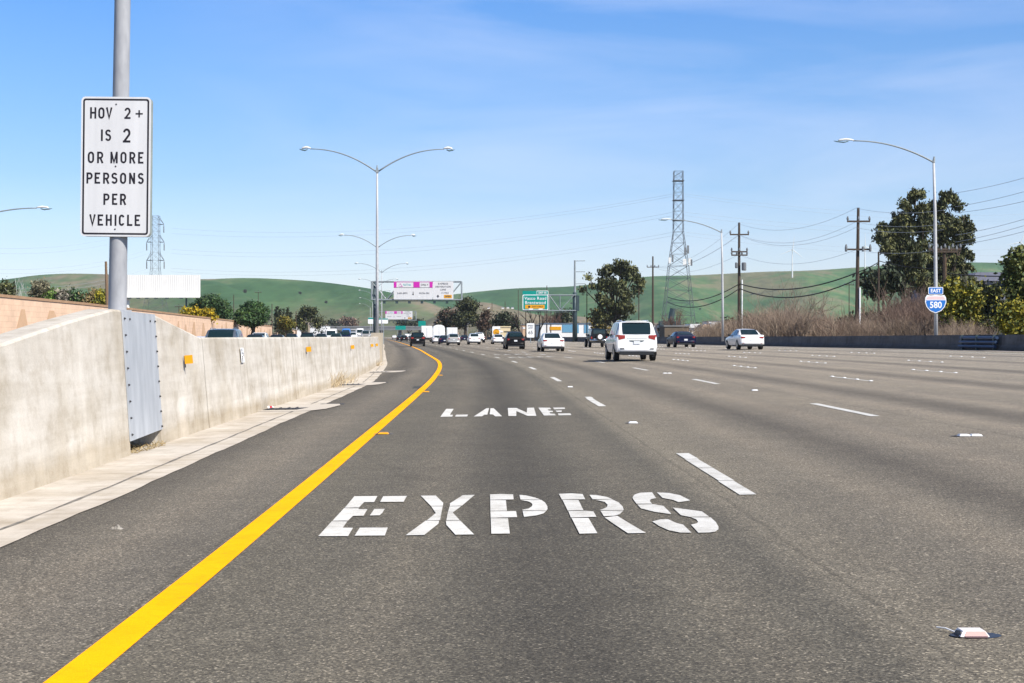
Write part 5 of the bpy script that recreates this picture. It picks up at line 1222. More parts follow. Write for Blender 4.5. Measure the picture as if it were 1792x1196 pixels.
bare_tree(960, 540, 360, 'reddish-brown bare tree right behind the exit sign posts', 87, [(.12, .075, .06)], 16, .06)
bare_tree(1734, 470, 120, 'thin leafless sapling above the yellow-green bushes', 88, [(.26, .24, .20)], 4, .02)
# far bank of trees on the plain below the hills, one mass
rs = np.random.RandomState(5); B = []
for i in range(150):
    s = rs.uniform(700, 1250); px = rs.uniform(-300, 2100); k = s / F; hh = rs.uniform(3, 7.5)
    if 640 < px < 760: continue
    B.append(((px - 896) * k, s, rs.uniform(1, hh), rs.uniform(4, 13), 4, hh * .75))
V, Q, T = leaves(B, 46000, .85, 6, DK + BRN + [(.10, .10, .05)], .1, .5)
tag(npmesh('far_woodland', V, Q, M['leaf'], T), 'distant band of dark trees below the green hills', 'woodland', kind='stuff')

# ------------------------------------------------------------------ sound wall, overpass, buildings
def swm():
    m = mat('sound_wall_block', (.55, .38, .25), .9, 0, .2); ob = coords(m, 'UV')
    br = nd(m, 'ShaderNodeTexBrick'); br.inputs['Scale'].default_value = 1; br.inputs['Brick Width'].default_value = .8; br.inputs['Row Height'].default_value = .4; br.inputs['Mortar Size'].default_value = .02
    br.inputs['Color1'].default_value = (.80, .56, .40, 1); br.inputs['Color2'].default_value = (.74, .52, .37, 1); br.inputs['Mortar'].default_value = (.66, .46, .32, 1); ln(m, ob, br.inputs['Vector'])
    c = mixc(m, br.outputs['Color'], ramp(m, noise(m, ob, .6, 5), [(.3, (.88, .88, .88)), (.7, (1.12, 1.12, 1.12))]), 1, 'MULTIPLY'); ln(m, c, bsdf(m).inputs['Base Color']); return m
SW = swm(); SWT = noisy('brown_mountain_blocks', (.56, .36, .22), (.62, .41, .26), 2, .9)
CAP = noisy('wall_cap', (.36, .22, .13), (.44, .28, .17), 1, .9)
def sound_wall(pts, h, label, seed, dens=1.0):
    w = thing('sound_wall', label, 'wall', (0, 0, 0)); mb = MB(); uv = []; cap = MB(); mt = MB(); d = 0; rr = random.Random(seed)
    P = [Vector(p) for p in pts]
    rows = []
    for i, p in enumerate(P):
        if i: d += (p - P[i-1]).length
        hh = h[i] if isinstance(h, (list, tuple)) else h
        rows.append([(p.x, p.y, -.3), (p.x, p.y, hh), (p.x - .25, p.y, hh), (p.x - .25, p.y, -.3)]); uv += [(d, -.3), (d, hh), (d, hh + .25), (d, hh)]
    mb.grid(rows); n = len(P); mb.f += [(3, 2, 1, 0), tuple((n - 1) * 4 + q for q in range(4))]; mb.build('wall', SW, w, uvf=uv)
    for i in range(n - 1):
        a, b = P[i], P[i+1]; ha = h[i] if isinstance(h, (list, tuple)) else h; hb = h[i+1] if isinstance(h, (list, tuple)) else h
        cap.grid([[(q.x + .06, q.y, z), (q.x + .06, q.y, z + .2), (q.x - .31, q.y, z + .2), (q.x - .31, q.y, z)] for q, z in ((a, ha), (b, hb))])
        L_ = (b - a).length; x = rr.uniform(0, 3)
        while x < L_ - 4:
            ww = rr.uniform(5, 11) * (1 if i < 4 else .7); top = rr.uniform(.62, .93); q0 = a.lerp(b, x / L_); q1 = a.lerp(b, min(1, (x + ww) / L_)); qm = q0.lerp(q1, rr.uniform(.4, .6)); hh = ha + (hb - ha) * x / L_
            steps = 7; pr = []
            for j in range(steps + 1):
                t = j / steps; t2 = t * .86; e0 = q0.lerp(qm, t2); e1 = q1.lerp(qm, t2); z = -.2 + (hh * top + .2) * t
                pr.append((e0, e1, z))
            mt.grid([[(e0.x + .02, e0.y, z), (e1.x + .02, e1.y, z)] for e0, e1, z in pr]); x += ww * rr.uniform(.75, 1.5)
    cap.build('coping', CAP, w); mt.build('mountain_pattern', SWT, w)
def wp(px, s): q = at(px, 589, s); return (q.x, s, 0)
sound_wall([wp(-420, 66), wp(-200, 80), wp(0, 99), wp(150, 122), wp(300, 168), wp(383, 214), wp(440, 262)], [4.1, 4.1, 4.1, 4.05, 3.95, 3.85, 3.75], 'long peach block sound wall with brown mountain pattern beyond opposing lanes', 3)
sound_wall([wp(449, 262), wp(476, 300)], 3.4, 'short peach wall segment right of the ball-shaped tree', 4)
sound_wall([wp(483, 330), wp(520, 400)], 3.0, 'distant peach wall segment behind the thin poles', 5)
ov = thing('overpass', 'grey concrete road overpass crossing the freeway far ahead', 'bridge', (0, 0, 0)); s = 900
mb = MB(); a, b = at(545, 576, s), at(770, 576, s); mb.box(((a.x+b.x)/2, s, a.z), (b.x - a.x, 12, 1.7)); mb.build('deck', M['deck'], ov)
mb = MB(); mb.box(((a.x+b.x)/2, s - 6.1, a.z + 1.3), (b.x - a.x, .3, 1.0)); mb.build('parapet', M['deck'], ov)
for px in (570, 612, 640, 668, 700, 735):
    q = at(px, 580, s); mb = MB(); mb.box((q.x, s, (a.z - .85) / 2), (1.6, 6, a.z - .85)); mb.build('column', M['deck'], ov)
def building(px0, px1, ytop, s, label, wallm, name='building', depth=14, roofm=None, bands=(), flat=True, rise=0):
    k = s / F; a, b = at(px0, ytop, s), at(px1, ytop, s); w = b.x - a.x; h = a.z
    g = thing(name, label, 'building', ((a.x + b.x) / 2, s + depth / 2, 0))
    mb = MB(); mb.box((0, 0, h / 2), (w, depth, h)); mb.build('wall', wallm, g)
    mb = MB()
    if rise: mb.prism([(-w/2 - .4, h), (w/2 + .4, h), (w/2 - w*.12, h + rise), (-w/2 + w*.12, h + rise)][::-1], -depth/2 - .5, depth/2 + .5)
    else: mb.box((0, 0, h + .12), (w + .3, depth + .3, .24))
    mb.build('roof', roofm or M['deck'], g)
    for x0, x1, y0, y1, m, nm in bands:
        mb = MB(); xa, xb = (x0 - (px0 + px1) / 2) * k, (x1 - (px0 + px1) / 2) * k; za, zb_ = CAMH + (H0 - y1) * k, CAMH + (H0 - y0) * k
        mb.box(((xa + xb) / 2, -depth / 2 - .04, (za + zb_) / 2), (xb - xa, .1, zb_ - za)); mb.build(nm, m, g)
    return g
CR, WB, BL, DB, TAN_, GRY = noisy('cream_stucco', (.68, .56, .34), (.74, .62, .42), 1), noisy('white_stucco', (.74, .74, .74), (.82, .82, .83), 1), mat('light_blue_panel', (.12, .30, .46), .6), mat('slate_blue_panel', (.09, .13, .19), .6), noisy('tan_stucco', (.55, .38, .27), (.62, .45, .33), 1), noisy('blue_grey_roofing', (.16, .17, .24), (.20, .21, .28), 2)
dk = mat('dark_window', (.03, .035, .04), .2)
building(872, 893, 573, 330, 'low cream shop building left of the black SUV', CR, bands=((874, 880, 579, 582, WB, 'sign_band'), (882, 893, 580, 581.5, dk, 'window')), roofm=CR)
building(912, 921, 569, 335, 'narrow pinkish building left of the speed limit sign', TAN_, bands=((913, 919, 573, 576, WB, 'window'),))
building(938, 946, 569, 320, 'narrow slate building right of the speed limit sign', DB)
building(945, 1064, 567.5, 330, 'long low white and blue building behind the white sedan', WB, roofm=DB, bands=((984, 1003, 568.5, 582, BL, 'blue_panel'), (1006, 1013, 569, 583, BL, 'blue_panel'), (1022, 1030, 569, 583, BL, 'blue_panel'), (962, 982, 572, 578, M['orange_sheet'], 'orange_lettering_panel'), (1040, 1050, 570, 583, DB, 'door')))
building(1125, 1166, 569, 340, 'low white building between white SUV and lattice tower', WB, bands=((1130, 1136, 574, 580, dk, 'window'), (1150, 1156, 574, 580, dk, 'window')))
for i, (a_, b_, yt, sd) in enumerate(((1206, 1226, 574, 300), (1230, 1240, 575, 290), (1243, 1256, 572, 310), (1268, 1282, 573, 300), (1285, 1292, 575, 290))):
    building(a_, b_, yt, sd, ['small white house nearest the lattice tower', 'tiny white shed, second right of lattice tower', 'small white house just left of the lamp post at centre right', 'small white house right of the lamp post at centre right', 'tiny white shed next to the tall dark utility pole'][i], WB, 'house', 8, TAN_ if i % 2 else WB, ((a_ + 2, a_ + 4.5, yt + 4, yt + 8, dk, 'window'),), rise=.8)
building(1163, 1206, 572, 250, 'low brown shed at the lattice tower foot behind the blue coupe', noisy('brown_boards', (.12, .095, .07), (.17, .13, .095), 1), 'shed', 8)
building(1240, 1300, 563, 620, 'distant pale warehouse behind the white houses', WB, 'warehouse', 20, DB)
building(1692, 1830, 492, 200, 'big building with blue-grey roof behind the yellow-green bushes', GRY, 'building', 30, GRY, rise=1.2)
building(1740, 1800, 530, 108, 'dark shed behind the bushes at the right edge', mat('dark_wall', (.02, .024, .03), .7), 'shed', 6)
building(540, 570, 571, 800, 'pale distant building left of the overpass', WB, 'building', 20)
building(505, 520, 571, 420, 'small white building right of the yellow tree at left', WB, 'building', 8)

# white houses scattered on the tan foothill and the pale ramp beyond the trucks
for i, (px, py) in enumerate(((855, 539.5), (880, 539.5), (889, 539), (897, 539.5))):
    s = 1560; k = s / F; p = at(px, py, s); h = thing('hill_house', ['tiny white house on the tan foothill, leftmost of four', 'tiny white house on the tan foothill, second from left', 'tiny white house on the tan foothill, third from left', 'tiny white house on the tan foothill nearest the green exit sign'][i], 'house', p)
    mb = MB(); mb.box((0, 0, 0), (4.2*k, 8, 2.6*k)); mb.build('wall', WB, h)
    mb = MB(); mb.prism([(-2.4*k, 1.3*k), (2.4*k, 1.3*k), (0, 2.1*k)][::-1], -4.4, 4.4); mb.build('roof', GRY, h)
rm = thing('flyover_ramp', 'pale curved concrete flyover ramp descending behind the white trucks', 'bridge', (0, 0, 0)); P = [at(762, 561, 560), at(790, 561.5, 520), at(815, 564, 490), at(840, 569, 460), at(864, 577, 430)]
mb = MB(); mb.grid([[p + Vector((0, dy, dz)) for dy, dz in ((-4, .35), (4, .35), (4, -.55), (-4, -.55), (-4, .35))] for p in P]); mb.build('deck', noisy('pale_concrete', (.42, .42, .41), (.5, .5, .48), .5), rm)
for p in P[:4]:
    mb = MB(); mb.tube([(p.x, p.y, -.2), (p.x, p.y, p.z - .5)], .6, 8); mb.build('column', M['deck'], rm)

# ------------------------------------------------------------------ vehicles
def carpaint(name, c, metal=0.0): return mat(name, c, .34 if max(c) > .06 else .42, metal, .4 if max(c) > .06 else .22, .8 if max(c) > .06 else .08)
CP = {'white': carpaint('white_car_paint', (.80, .80, .80)), 'black': carpaint('black_car_paint', (.004, .004, .005)), 'silver': carpaint('silver_car_paint', (.50, .49, .47), .4), 'grey': carpaint('grey_car_paint', (.10, .12, .15), .3),
      'navy': carpaint('navy_car_paint', (.004, .008, .036)), 'dark': carpaint('dark_car_paint', (.009, .011, .014)), 'blue': carpaint('blue_car_paint', (.06, .20, .55)), 'red': carpaint('dark_red_car_paint', (.2, .02, .02)), 'green': carpaint('dark_green_car_paint', (.015, .04, .03))}
# stations from tail to nose: (y fraction of length, half-width factor, z bottom, z belt, z top, top half-width factor)
SHAPES = {
 'suv': dict(L=4.95, W=2.02, H=1.90, wr=.39, st=[(0, .90, .50, 1.04, 1.08, .70), (.006, .955, .42, 1.16, 1.20, .80), (.03, .985, .40, 1.20, 1.50, .81), (.055, .99, .38, 1.21, 1.76, .79), (.085, 1, .36, 1.21, 1.86, .775), (.2, 1, .34, 1.20, 1.90, .775), (.4, 1, .34, 1.18, 1.90, .775), (.52, 1, .34, 1.16, 1.86, .775), (.60, 1, .34, 1.15, 1.68, .78), (.69, .99, .34, 1.13, 1.22, .78), (.74, .99, .34, 1.12, 1.14, .78), (.90, .97, .35, 1.06, 1.08, .76), (.97, .92, .40, .96, .99, .72), (1, .84, .46, .78, .82, .66)],
   rear=(.012, .072), wind=(.535, .69), side=((.075, .20), (.215, .40), (.415, .585))),
 'cuv': dict(L=4.6, W=1.85, H=1.66, wr=.35, st=[(0, .86, .46, .98, 1.00, .68), (.012, .94, .38, 1.08, 1.11, .72), (.06, .98, .34, 1.10, 1.32, .73), (.12, .99, .32, 1.09, 1.54, .69), (.18, 1, .30, 1.07, 1.61, .68), (.35, 1, .28, 1.03, 1.66, .68), (.5, 1, .28, 1.00, 1.63, .68), (.6, 1, .28, .99, 1.44, .70), (.70, .99, .28, .98, 1.05, .76), (.76, .99, .29, .96, .98, .76), (.92, .95, .30, .86, .88, .72), (1, .80, .40, .66, .70, .6)],
   rear=(.03, .155), wind=(.56, .695), side=((.16, .28), (.295, .43), (.445, .60))),
 'sedan': dict(L=4.8, W=1.83, H=1.46, wr=.335, st=[(0, .84, .42, .90, .92, .66), (.012, .93, .34, 1.01, 1.03, .74), (.06, .97, .28, 1.03, 1.05, .76), (.13, .985, .26, 1.02, 1.05, .76), (.19, .99, .25, 1.00, 1.20, .72), (.26, 1, .24, .98, 1.38, .66), (.33, 1, .24, .97, 1.44, .65), (.45, 1, .24, .95, 1.46, .655), (.54, 1, .24, .94, 1.41, .655), (.62, 1, .24, .93, 1.22, .69), (.70, .99, .25, .92, .97, .75), (.78, .985, .26, .89, .91, .76), (.93, .95, .27, .79, .81, .72), (1, .80, .36, .60, .64, .6)],
   rear=(.135, .285), wind=(.55, .695), side=((.235, .32), (.33, .45), (.46, .60))),
 'coupe': dict(L=4.7, W=1.88, H=1.38, wr=.34, st=[(0, .88, .44, .94, .96, .72), (.012, .95, .36, 1.03, 1.05, .76), (.07, .985, .30, 1.03, 1.06, .76), (.14, 1, .28, 1.00, 1.15, .72), (.22, 1, .26, .97, 1.29, .66), (.31, 1, .25, .95, 1.37, .63), (.42, 1, .25, .93, 1.38, .63), (.5, 1, .25, .92, 1.31, .65), (.58, .99, .25, .92, 1.12, .70), (.65, .985, .25, .91, .94, .76), (.8, .97, .26, .86, .88, .76), (.94, .94, .28, .78, .80, .72), (1, .82, .38, .60, .64, .6)],
   rear=(.10, .26), wind=(.50, .64), side=((.25, .35), (.37, .56))),
 'jeep': dict(L=4.3, W=1.88, H=1.82, wr=.41, st=[(0, .86, .60, 1.12, 1.16, .72), (.004, .88, .56, 1.14, 1.72, .72), (.03, .90, .54, 1.15, 1.80, .72), (.3, .90, .52, 1.14, 1.82, .73), (.5, .90, .52, 1.13, 1.80, .73), (.56, .90, .52, 1.12, 1.62, .74), (.61, .88, .52, 1.11, 1.15, .76), (.65, .84, .52, 1.10, 1.12, .72), (.95, .74, .55, 1.04, 1.06, .66), (1, .70, .6, .98, 1.0, .6)],
   rear=(.001, .008), wind=(.53, .60), side=((.04, .18), (.2, .34), (.36, .53))),
 'pickup': dict(L=5.6, W=2.0, H=1.88, wr=.40, st=[(0, .93, .60, 1.06, 1.08, .80), (.004, .97, .55, 1.10, 1.12, .82), (.05, .98, .48, 1.10, 1.12, .82), (.30, .985, .46, 1.10, 1.12, .80), (.335, .985, .46, 1.12, 1.60, .72), (.36, .99, .46, 1.12, 1.84, .69), (.45, 1, .45, 1.12, 1.88, .69), (.56, 1, .45, 1.12, 1.86, .69), (.63, 1, .45, 1.12, 1.66, .71), (.705, 1, .45, 1.12, 1.20, .78), (.75, .99, .46, 1.11, 1.14, .80), (.93, .98, .48, 1.06, 1.08, .78), (1, .90, .52, .96, .98, .72)],
   rear=(.338, .357), wind=(.625, .70), side=((.38, .48), (.495, .62))),
 'van': dict(L=5.3, W=2.0, H=2.35, wr=.36, st=[(0, .90, .46, 1.15, 1.20, .80), (.004, .95, .42, 1.2, 2.15, .80), (.02, .98, .40, 1.2, 2.28, .80), (.3, 1, .36, 1.2, 2.35, .80), (.66, 1, .36, 1.18, 2.33, .79), (.74, 1, .36, 1.16, 2.10, .78), (.84, .99, .36, 1.13, 1.45, .80), (.88, .98, .36, 1.10, 1.2, .80), (.96, .94, .38, .96, .98, .74), (1, .84, .42, .78, .82, .66)],
   rear=(.0045, .018), wind=(.755, .865), side=((.66, .74),)),
}
def make_car(name, kind, paintm, label, cat, px=None, s=None, lat=None, opp=False, group=None, plate=True, detail=2, z=None):
    S = SHAPES[kind]; L_, W, Hh = S['L'], S['W'], S['H']; hw = W / 2; st = np.array(S['st'])
    if lat is None: lat = lat_of(px, s)
    base = rp(lat, s) if not opp else Vector((lat - off(s), s, -.13 + opp_rise(s)))
    base.z += .012
    g = thing(name, label, cat, base, heading(s) + (math.pi if opp else 0), group)
    ys = st[:, 0]
    def sm(i, f):                              # monotone interpolation
        return float(np.interp(f, ys, st[:, i]))
    def section(f, grow=0.0):
        w = hw * sm(1, f) + grow; zb, be, zt, tw = sm(2, f), sm(3, f), sm(4, f) + grow, hw * sm(5, f) + grow
        k = min(1, max(0, (zt - be) / .5)); sh = .955 * w
        tw = tw * k + sh * .84 * (1 - k)
        p = [(0, zb), (.78*w, zb), (.95*w, zb + .07), (.992*w, zb + .3*(be - zb)), (w, zb + .62*(be - zb)), (.982*w, be - .05), (sh, be)]
        for t in (.34, .68): p.append((sh + (tw - sh) * (t ** 1.12), be + (zt - be) * t))
        p += [(tw, be + (zt - be) * .93), (tw * .90, zt - .012 * k), (tw * .5, zt + .012 * k), (0, zt + .018 * k)]
        return p
    def fy(f): return (f - .5) * L_
    fs = sorted(set([round(float(v), 4) for v in np.linspace(0, 1, 27)] + [float(v) for v in ys]))
    mb = MB(); rows = []
    for f in fs:
        p = section(f); full = [(x, z) for x, z in p] + [(-x, z) for x, z in p[-2:0:-1]]
        rows.append([(x, fy(f), z) for x, z in full] + [(full[0][0], fy(f), full[0][1])])
    mb.grid(rows); n = len(rows[0]); mb.f.append(tuple(range(n - 1))); mb.f.append(tuple((len(rows) - 1) * n + q for q in range(n - 1))[::-1])
    body = mb.build('body', paintm, g, smooth=True)
    try: body.data.set_sharp_from_angle(angle=R(34))
    except Exception: pass
    def patch(f0, f1, i0, i1, side, t0=0.0, t1=0.0, lift=.012, nf=6):
        """panel following the body surface between section points i0..i1"""
        rws = []
        for a in range(nf + 1):
            f = f0 + (f1 - f0) * a / nf; p = section(f, lift); row = []
            seq = [p[i] for i in range(i0, i1 + 1)]
            seq[0] = (seq[0][0] + (seq[1][0] - seq[0][0]) * t0, seq[0][1] + (seq[1][1] - seq[0][1]) * t0)
            seq[-1] = (seq[-1][0] + (seq[-2][0] - seq[-1][0]) * t1, seq[-1][1] + (seq[-2][1] - seq[-1][1]) * t1)
            for x, z in seq: row.append((side * x, fy(f), z))
            rws.append(row)
        return rws
    # glass
    for a, b in S['side']:
        for sd in (-1, 1):
            mb = MB(); mb.grid(patch(a, b, 6, 9, sd, .16, .22)); mb.build('side_window', M['glass'], g, smooth=True)
    def screen(nm, f0, f1, steep, outw):
        mb = MB(); rws = []
        for a in range(7):
            f = f0 + (f1 - f0) * a / 6; p = section(f); tw, zt = p[9][0], p[11][1]
            zz = zt + .004; x = p[10][0] * (.955 if not steep else .93)
            dy = outw * .018
            rws.append([(xx * x, fy(f) + dy + outw * .02 * (1 - abs(xx)), zz - .012 * abs(xx) ** 3 + .012) for xx in (-1, -.8, -.4, 0, .4, .8, 1)])
        mb.grid(rws); return mb.build(nm, M['glass'], g, smooth=True)
    screen('rear_window', *S['rear'], kind in ('suv', 'jeep', 'van'), -1)
    screen('windscreen', *S['wind'], False, 1)
    if detail > 1:
        for a, b in S['side']:
            for sd in (-1, 1):
                mb = MB(); mb.grid(patch(b + .004, b + .0065, 2, 6, sd, .3, 0, .003, 1)); mb.build('door_gap', M['trim'], g)
                p = section(a + .02); mb = MB(); mb.box((sd * (p[5][0] + .012), fy(a + .022), p[5][1] - .07), (.03, .17, .03)); mb.build('door_handle', paintm, g)
    # wheels
    wr = S['wr']
    for fr in (.17, .80):
        for sd in (-1, 1):
            c = (sd * (hw - .125), fy(fr), wr)
            mb = MB(); mb.tube([(c[0] - sd*.125, c[1], c[2]), (c[0] - sd*.11, c[1], c[2]), (c[0] + sd*.10, c[1], c[2]), (c[0] + sd*.118, c[1], c[2])], [wr*.93, wr, wr, wr*.92], 22); w = mb.build('wheel', M['rubber'], g, smooth=False)
            mb = MB(); mb.tube([(c[0] + sd*.10, c[1], c[2]), (c[0] + sd*.128, c[1], c[2])], [wr*.66, wr*.58], 16); mb.build('rim', M['rim'], w)
            mb = MB(); arc_ = [(math.cos(a), math.sin(a)) for a in np.linspace(-.25, math.pi + .25, 15)]
            xw = sd * (hw * sm(1, fr) + .004)
            mb.grid([[(xw, c[1] + q * wr * r_, c[2] + e_ * wr * r_) for q, e_ in arc_] for r_ in (.5, 1.13)]); mb.build('wheel_arch', M['trim'], g)
    for sd in (-1, 1):
        fm = S['side'][-1][1] - .015; p = section(fm)
        mb = MB(); mb.box((sd * (p[6][0] + .10), fy(fm), p[6][1] + .09), (.20, .10, .15), 0, 1, .03); mb.build('side_mirror', M['trim'] if detail < 3 else M['trim'], g)
    # tail
    def rear_x(z): 
        p = section(.012); best = p[4][0]
        for (xa, za), (xb, zb_) in zip(p[1:], p[2:]):
            if za <= z <= zb_: best = xa + (xb - xa) * (z - za) / max(1e-6, zb_ - za)
        return best
    zb0, be0 = sm(2, .012), sm(3, .012)
    zl = be0 - (.16 if kind != 'suv' else .05); yb = fy(0)
    tl = {'suv': (.40, .25), 'cuv': (.30, .17), 'sedan': (.34, .14), 'coupe': (.30, .15), 'jeep': (.13, .22), 'pickup': (.16, .34), 'van': (.13, .42)}[kind]
    for sd in (-1, 1):
        x1 = rear_x(zl) + .006; x0 = x1 - tl[0]
        if kind in ('pickup', 'van', 'jeep'):
            mb = MB(); mb.box((sd * (x1 - tl[0]/2 - .02), yb + .01, zl - tl[1]*.25), (tl[0], .10, tl[1]), 0, 1, .02); mb.build('tail_light', M['tail'], g)
        else:
            f1 = .045; p1 = section(f1, .008); xs = rear_x(zl)
            mb = MB(); h2 = tl[1] / 2
            pts0 = [(x0, yb - .006), (x1 - .10, yb - .008), (x1 - .012, yb + .055), (p1[5][0], fy(f1) + .04), (p1[5][0] + .004, fy(.075))]
            mb.grid([[(sd * x, y, zl + sg_ * h2 * (k if sg_ < 0 else k2)) for (x, y), k, k2 in zip(pts0, (.35, .9, 1, 1, .7), (.9, 1, 1, .9, .55))] for sg_ in (-1, 1)])
            mb.build('tail_light', M['tail'], g)
    zpl = {'suv': .93, 'cuv': .80, 'sedan': .62, 'coupe': .66, 'jeep': .78, 'pickup': .62, 'van': .8}[kind]
    if kind == 'suv':
        mb = MB(); mb.prism([(-.36, .985), (.36, .985), (.30, .945), (.17, .935), (.14, .86), (-.14, .86), (-.17, .935), (-.30, .945)][::-1], yb - .022, yb + .02); mb.build('plate_recess', mat('chrome_garnish', (.05, .075, .075), .4, .0), g)
        zpl = .885
    if plate: mb = MB(); mb.box(((-.36 if kind == 'jeep' else 0), yb - .024, zpl), (.30, .012, .15)); mb.build('licence_plate', M['plate'], g)
    # bumper, lower valance, sill line
    mb = MB(); wq = hw * .94; zbm = zb0 + .12
    bm = paintm if kind not in ('jeep', 'pickup') else M['chrome']
    rws = []
    for z_, o in ((zbm - .09, .0), (zbm - .07, .055), (zbm + .08, .065), (zbm + .115, .01)):
        rws.append([(-wq - .01, fy(.055), z_), (-wq - .005, fy(.02), z_), (-wq * .86, yb - o * .8, z_), (-wq * .4, yb - o, z_), (wq * .4, yb - o, z_), (wq * .86, yb - o * .8, z_), (wq + .005, fy(.02), z_), (wq + .01, fy(.055), z_)])
    mb.grid(rws); bp = mb.build('rear_bumper', bm, g, smooth=True)
    mb = MB(); mb.box((0, yb + .10, zb0 - .03), (W * .80, .28, .16)); mb.box((0, 0, zb0 - .06), (W * .62, L_ * .86, .14)); mb.build('underbody', M['trim'], g)
    if kind in ('suv', 'sedan', 'coupe'):
        for sd in (-1, 1):
            mb = MB(); mb.box((sd * hw * .70, yb - .058, zbm + (.055 if kind == 'suv' else .0)), (.20, .012, .055) if kind == 'suv' else (.13, .012, .03)); mb.build('reflector', M['trim'] if kind == 'suv' else M['tail'], bp)
    if kind in ('suv',):
        mb = MB(); mb.tube([(-.50, fy(.045), 1.885), (0, fy(.035), 1.90), (.50, fy(.045), 1.885)], .03, 6); mb.build('spoiler', paintm, g)
        for sd in (-1, 1):
            mb = MB(); mb.tube([(sd * hw * .62, fy(.12), 1.90), (sd * hw * .63, fy(.16), 1.945), (sd * hw * .63, fy(.5), 1.945), (sd * hw * .62, fy(.54), 1.89)], .018, 6); mb.build('roof_rail', paintm, g)
        mb = MB(); mb.box((0, yb + .02, 1.075), (.96, .05, .022)); mb.build('tailgate_crease', M['chrome'], g)
        for sd in (-1, 1):
            mb = MB(); mb.box((sd * (hw - .14), fy(.125), .37), (.24, .02, .26)); mb.build('mud_flap', M['trim'], g)
    if kind == 'jeep':
        mb = MB(); mb.tube([(.06, yb - .20, 1.02), (.06, yb - .04, 1.02)], [.37, .38], 22); sp = mb.build('spare_wheel', M['rubber'], g)
        mb = MB(); mb.tube([(.06, yb - .23, 1.02), (.06, yb - .19, 1.02)], [.21, .24], 18); mb.build('spare_cover', M['white_ink'], sp)
    if kind in ('sedan', 'coupe', 'cuv'):
        for sd in (-1, 1):
            mb = MB(); mb.disc((sd * hw * .55, yb + .0, zb0 - .01), (0, 1, 0), .036, .12, 10); mb.build('exhaust_tip', M['trim'], g)
    # nose
    yn = fy(1); zn = sm(4, .97)
    for sd in (-1, 1):
        p1 = section(.955, .01)
        mb = MB(); mb.grid([[(sd * hw * .42, fy(.985) + .02, z_), (sd * hw * .74, fy(.975) + .02, z_), (sd * p1[5][0], fy(.95), z_ + .01)] for z_ in (zn - .24, zn - .09)]); mb.build('headlight', M['head'], g)
    mb = MB(); mb.box((0, yn + .004, zn - .24), (W * .5, .03, .15), 0, 1, .02); mb.build('grille', M['trim'], g)
    mb = MB(); mb.box((0, yn + .02, sm(2, 1) + .08), (W * .74, .10, .14), 0, 1, .04); mb.build('front_bumper', bm, g)
    return g
def box_truck(label, px, s, lat, roofr=False, opp=False, col_='white', h=3.7, w=2.45, L_=7.5):
    g = thing('box_truck', label, 'truck', rp(lat, s) if not opp else Vector((lat - off(s), s, -.13)), heading(s) + (math.pi if opp else 0))
    mb = MB()
    if roofr:
        prof = [(-w/2, 1.0), (w/2, 1.0), (w/2, h - .7), (w/2 * .8, h - .25), (w/2 * .4, h - .03), (0, h), (-w/2 * .4, h - .03), (-w/2 * .8, h - .25), (-w/2, h - .7)]
        mb.prism(prof[::-1], -L_/2, L_/2 - 2.3)
    else: mb.box((0, -1.15, (h + 1) / 2), (w, L_ - 2.3, h - 1))
    bx = mb.build('cargo_box', CP[col_], g)
    mb = MB(); mb.box((0, -L_/2 - .02, (h + 1) / 2 - .1), (w * .92, .03, h - 1.5)); dr = mb.build('rear_door', CP[col_], g)
    mb = MB(); mb.box((0, -L_/2 - .05, (h + 1) / 2 - .1), (.05, .02, h - 1.6)); mb.build('door_bar', M['chrome'], dr)
    mb = MB(); mb.box((0, L_/2 - 1.2, 1.45), (w * .9, 2.0, 1.9), 0, .9); cb = mb.build('cab', CP[col_], g)
    mb = MB(); mb.box((0, L_/2 - .22, 1.95), (w * .8, .05, .75)); mb.build('windscreen', M['glass'], cb)
    for y in (-L_/2 + 1.6, L_/2 - 1.3):
        for sd in (-1, 1):
            mb = MB(); mb.disc((sd * (w/2 - .18), y, .46), (1, 0, 0), .46, .3, 16); mb.build('wheel', M['rubber'], g)
    mb = MB(); mb.box((0, -.3, .75), (w * .5, L_ * .9, .28)); mb.box((0, -L_/2 + .05, .62), (w * .9, .12, .14)); mb.build('chassis', M['trim'], g)
    for sd in (-1, 1):
        mb = MB(); mb.box((sd * w * .40, -L_/2 - .03, 1.08), (.22, .05, .12)); mb.build('tail_light', M['tail'], g)
    return g
make_car('suv', 'suv', CP['white'], 'large white SUV with red tail lights in the lane right of centre', 'car', 1102, 70)
make_car('sedan', 'sedan', CP['white'], 'white sedan at far right lane beside the shoulder barrier', 'car', 1302, 102)
make_car('coupe', 'coupe', CP['navy'], 'dark navy blue coupe right of the white SUV', 'car', 1191, 126)
make_car('jeep', 'jeep', CP['dark'], 'black boxy off-road car with white spare wheel cover, partly hidden by white SUV', 'car', 1043, 140)
make_car('sedan', 'sedan', CP['white'], 'white sedan below the green exit sign', 'car', 963, 114)
make_car('suv', 'cuv', CP['black'], 'black SUV left of the white sedan at centre', 'car', 899, 137)
make_car('sedan', 'sedan', CP['white'], 'small white sedan partly hidden behind the left of black SUV', 'car', 871, 214)
make_car('sedan', 'cuv', CP['white'], 'distant white hatchback next to the yellow disc board', 'car', 829, 216)
make_car('pickup_truck', 'pickup', CP['white'], 'distant white pickup truck behind the white hatchback', 'car', 838, 262)
make_car('hatchback', 'cuv', CP['silver'], 'distant silver car in the lane beside the express lane', 'car', 793, 204)
make_car('sedan', 'sedan', CP['navy'], 'distant dark blue car directly ahead of the silver car', 'car', 777, 232)
make_car('sedan', 'sedan', CP['white'], 'distant white sedan left of the silver car', 'car', 765, 258)
make_car('suv', 'suv', CP['black'], 'distant black SUV in the express lane beside the yellow line', 'car', 730.5, 196)
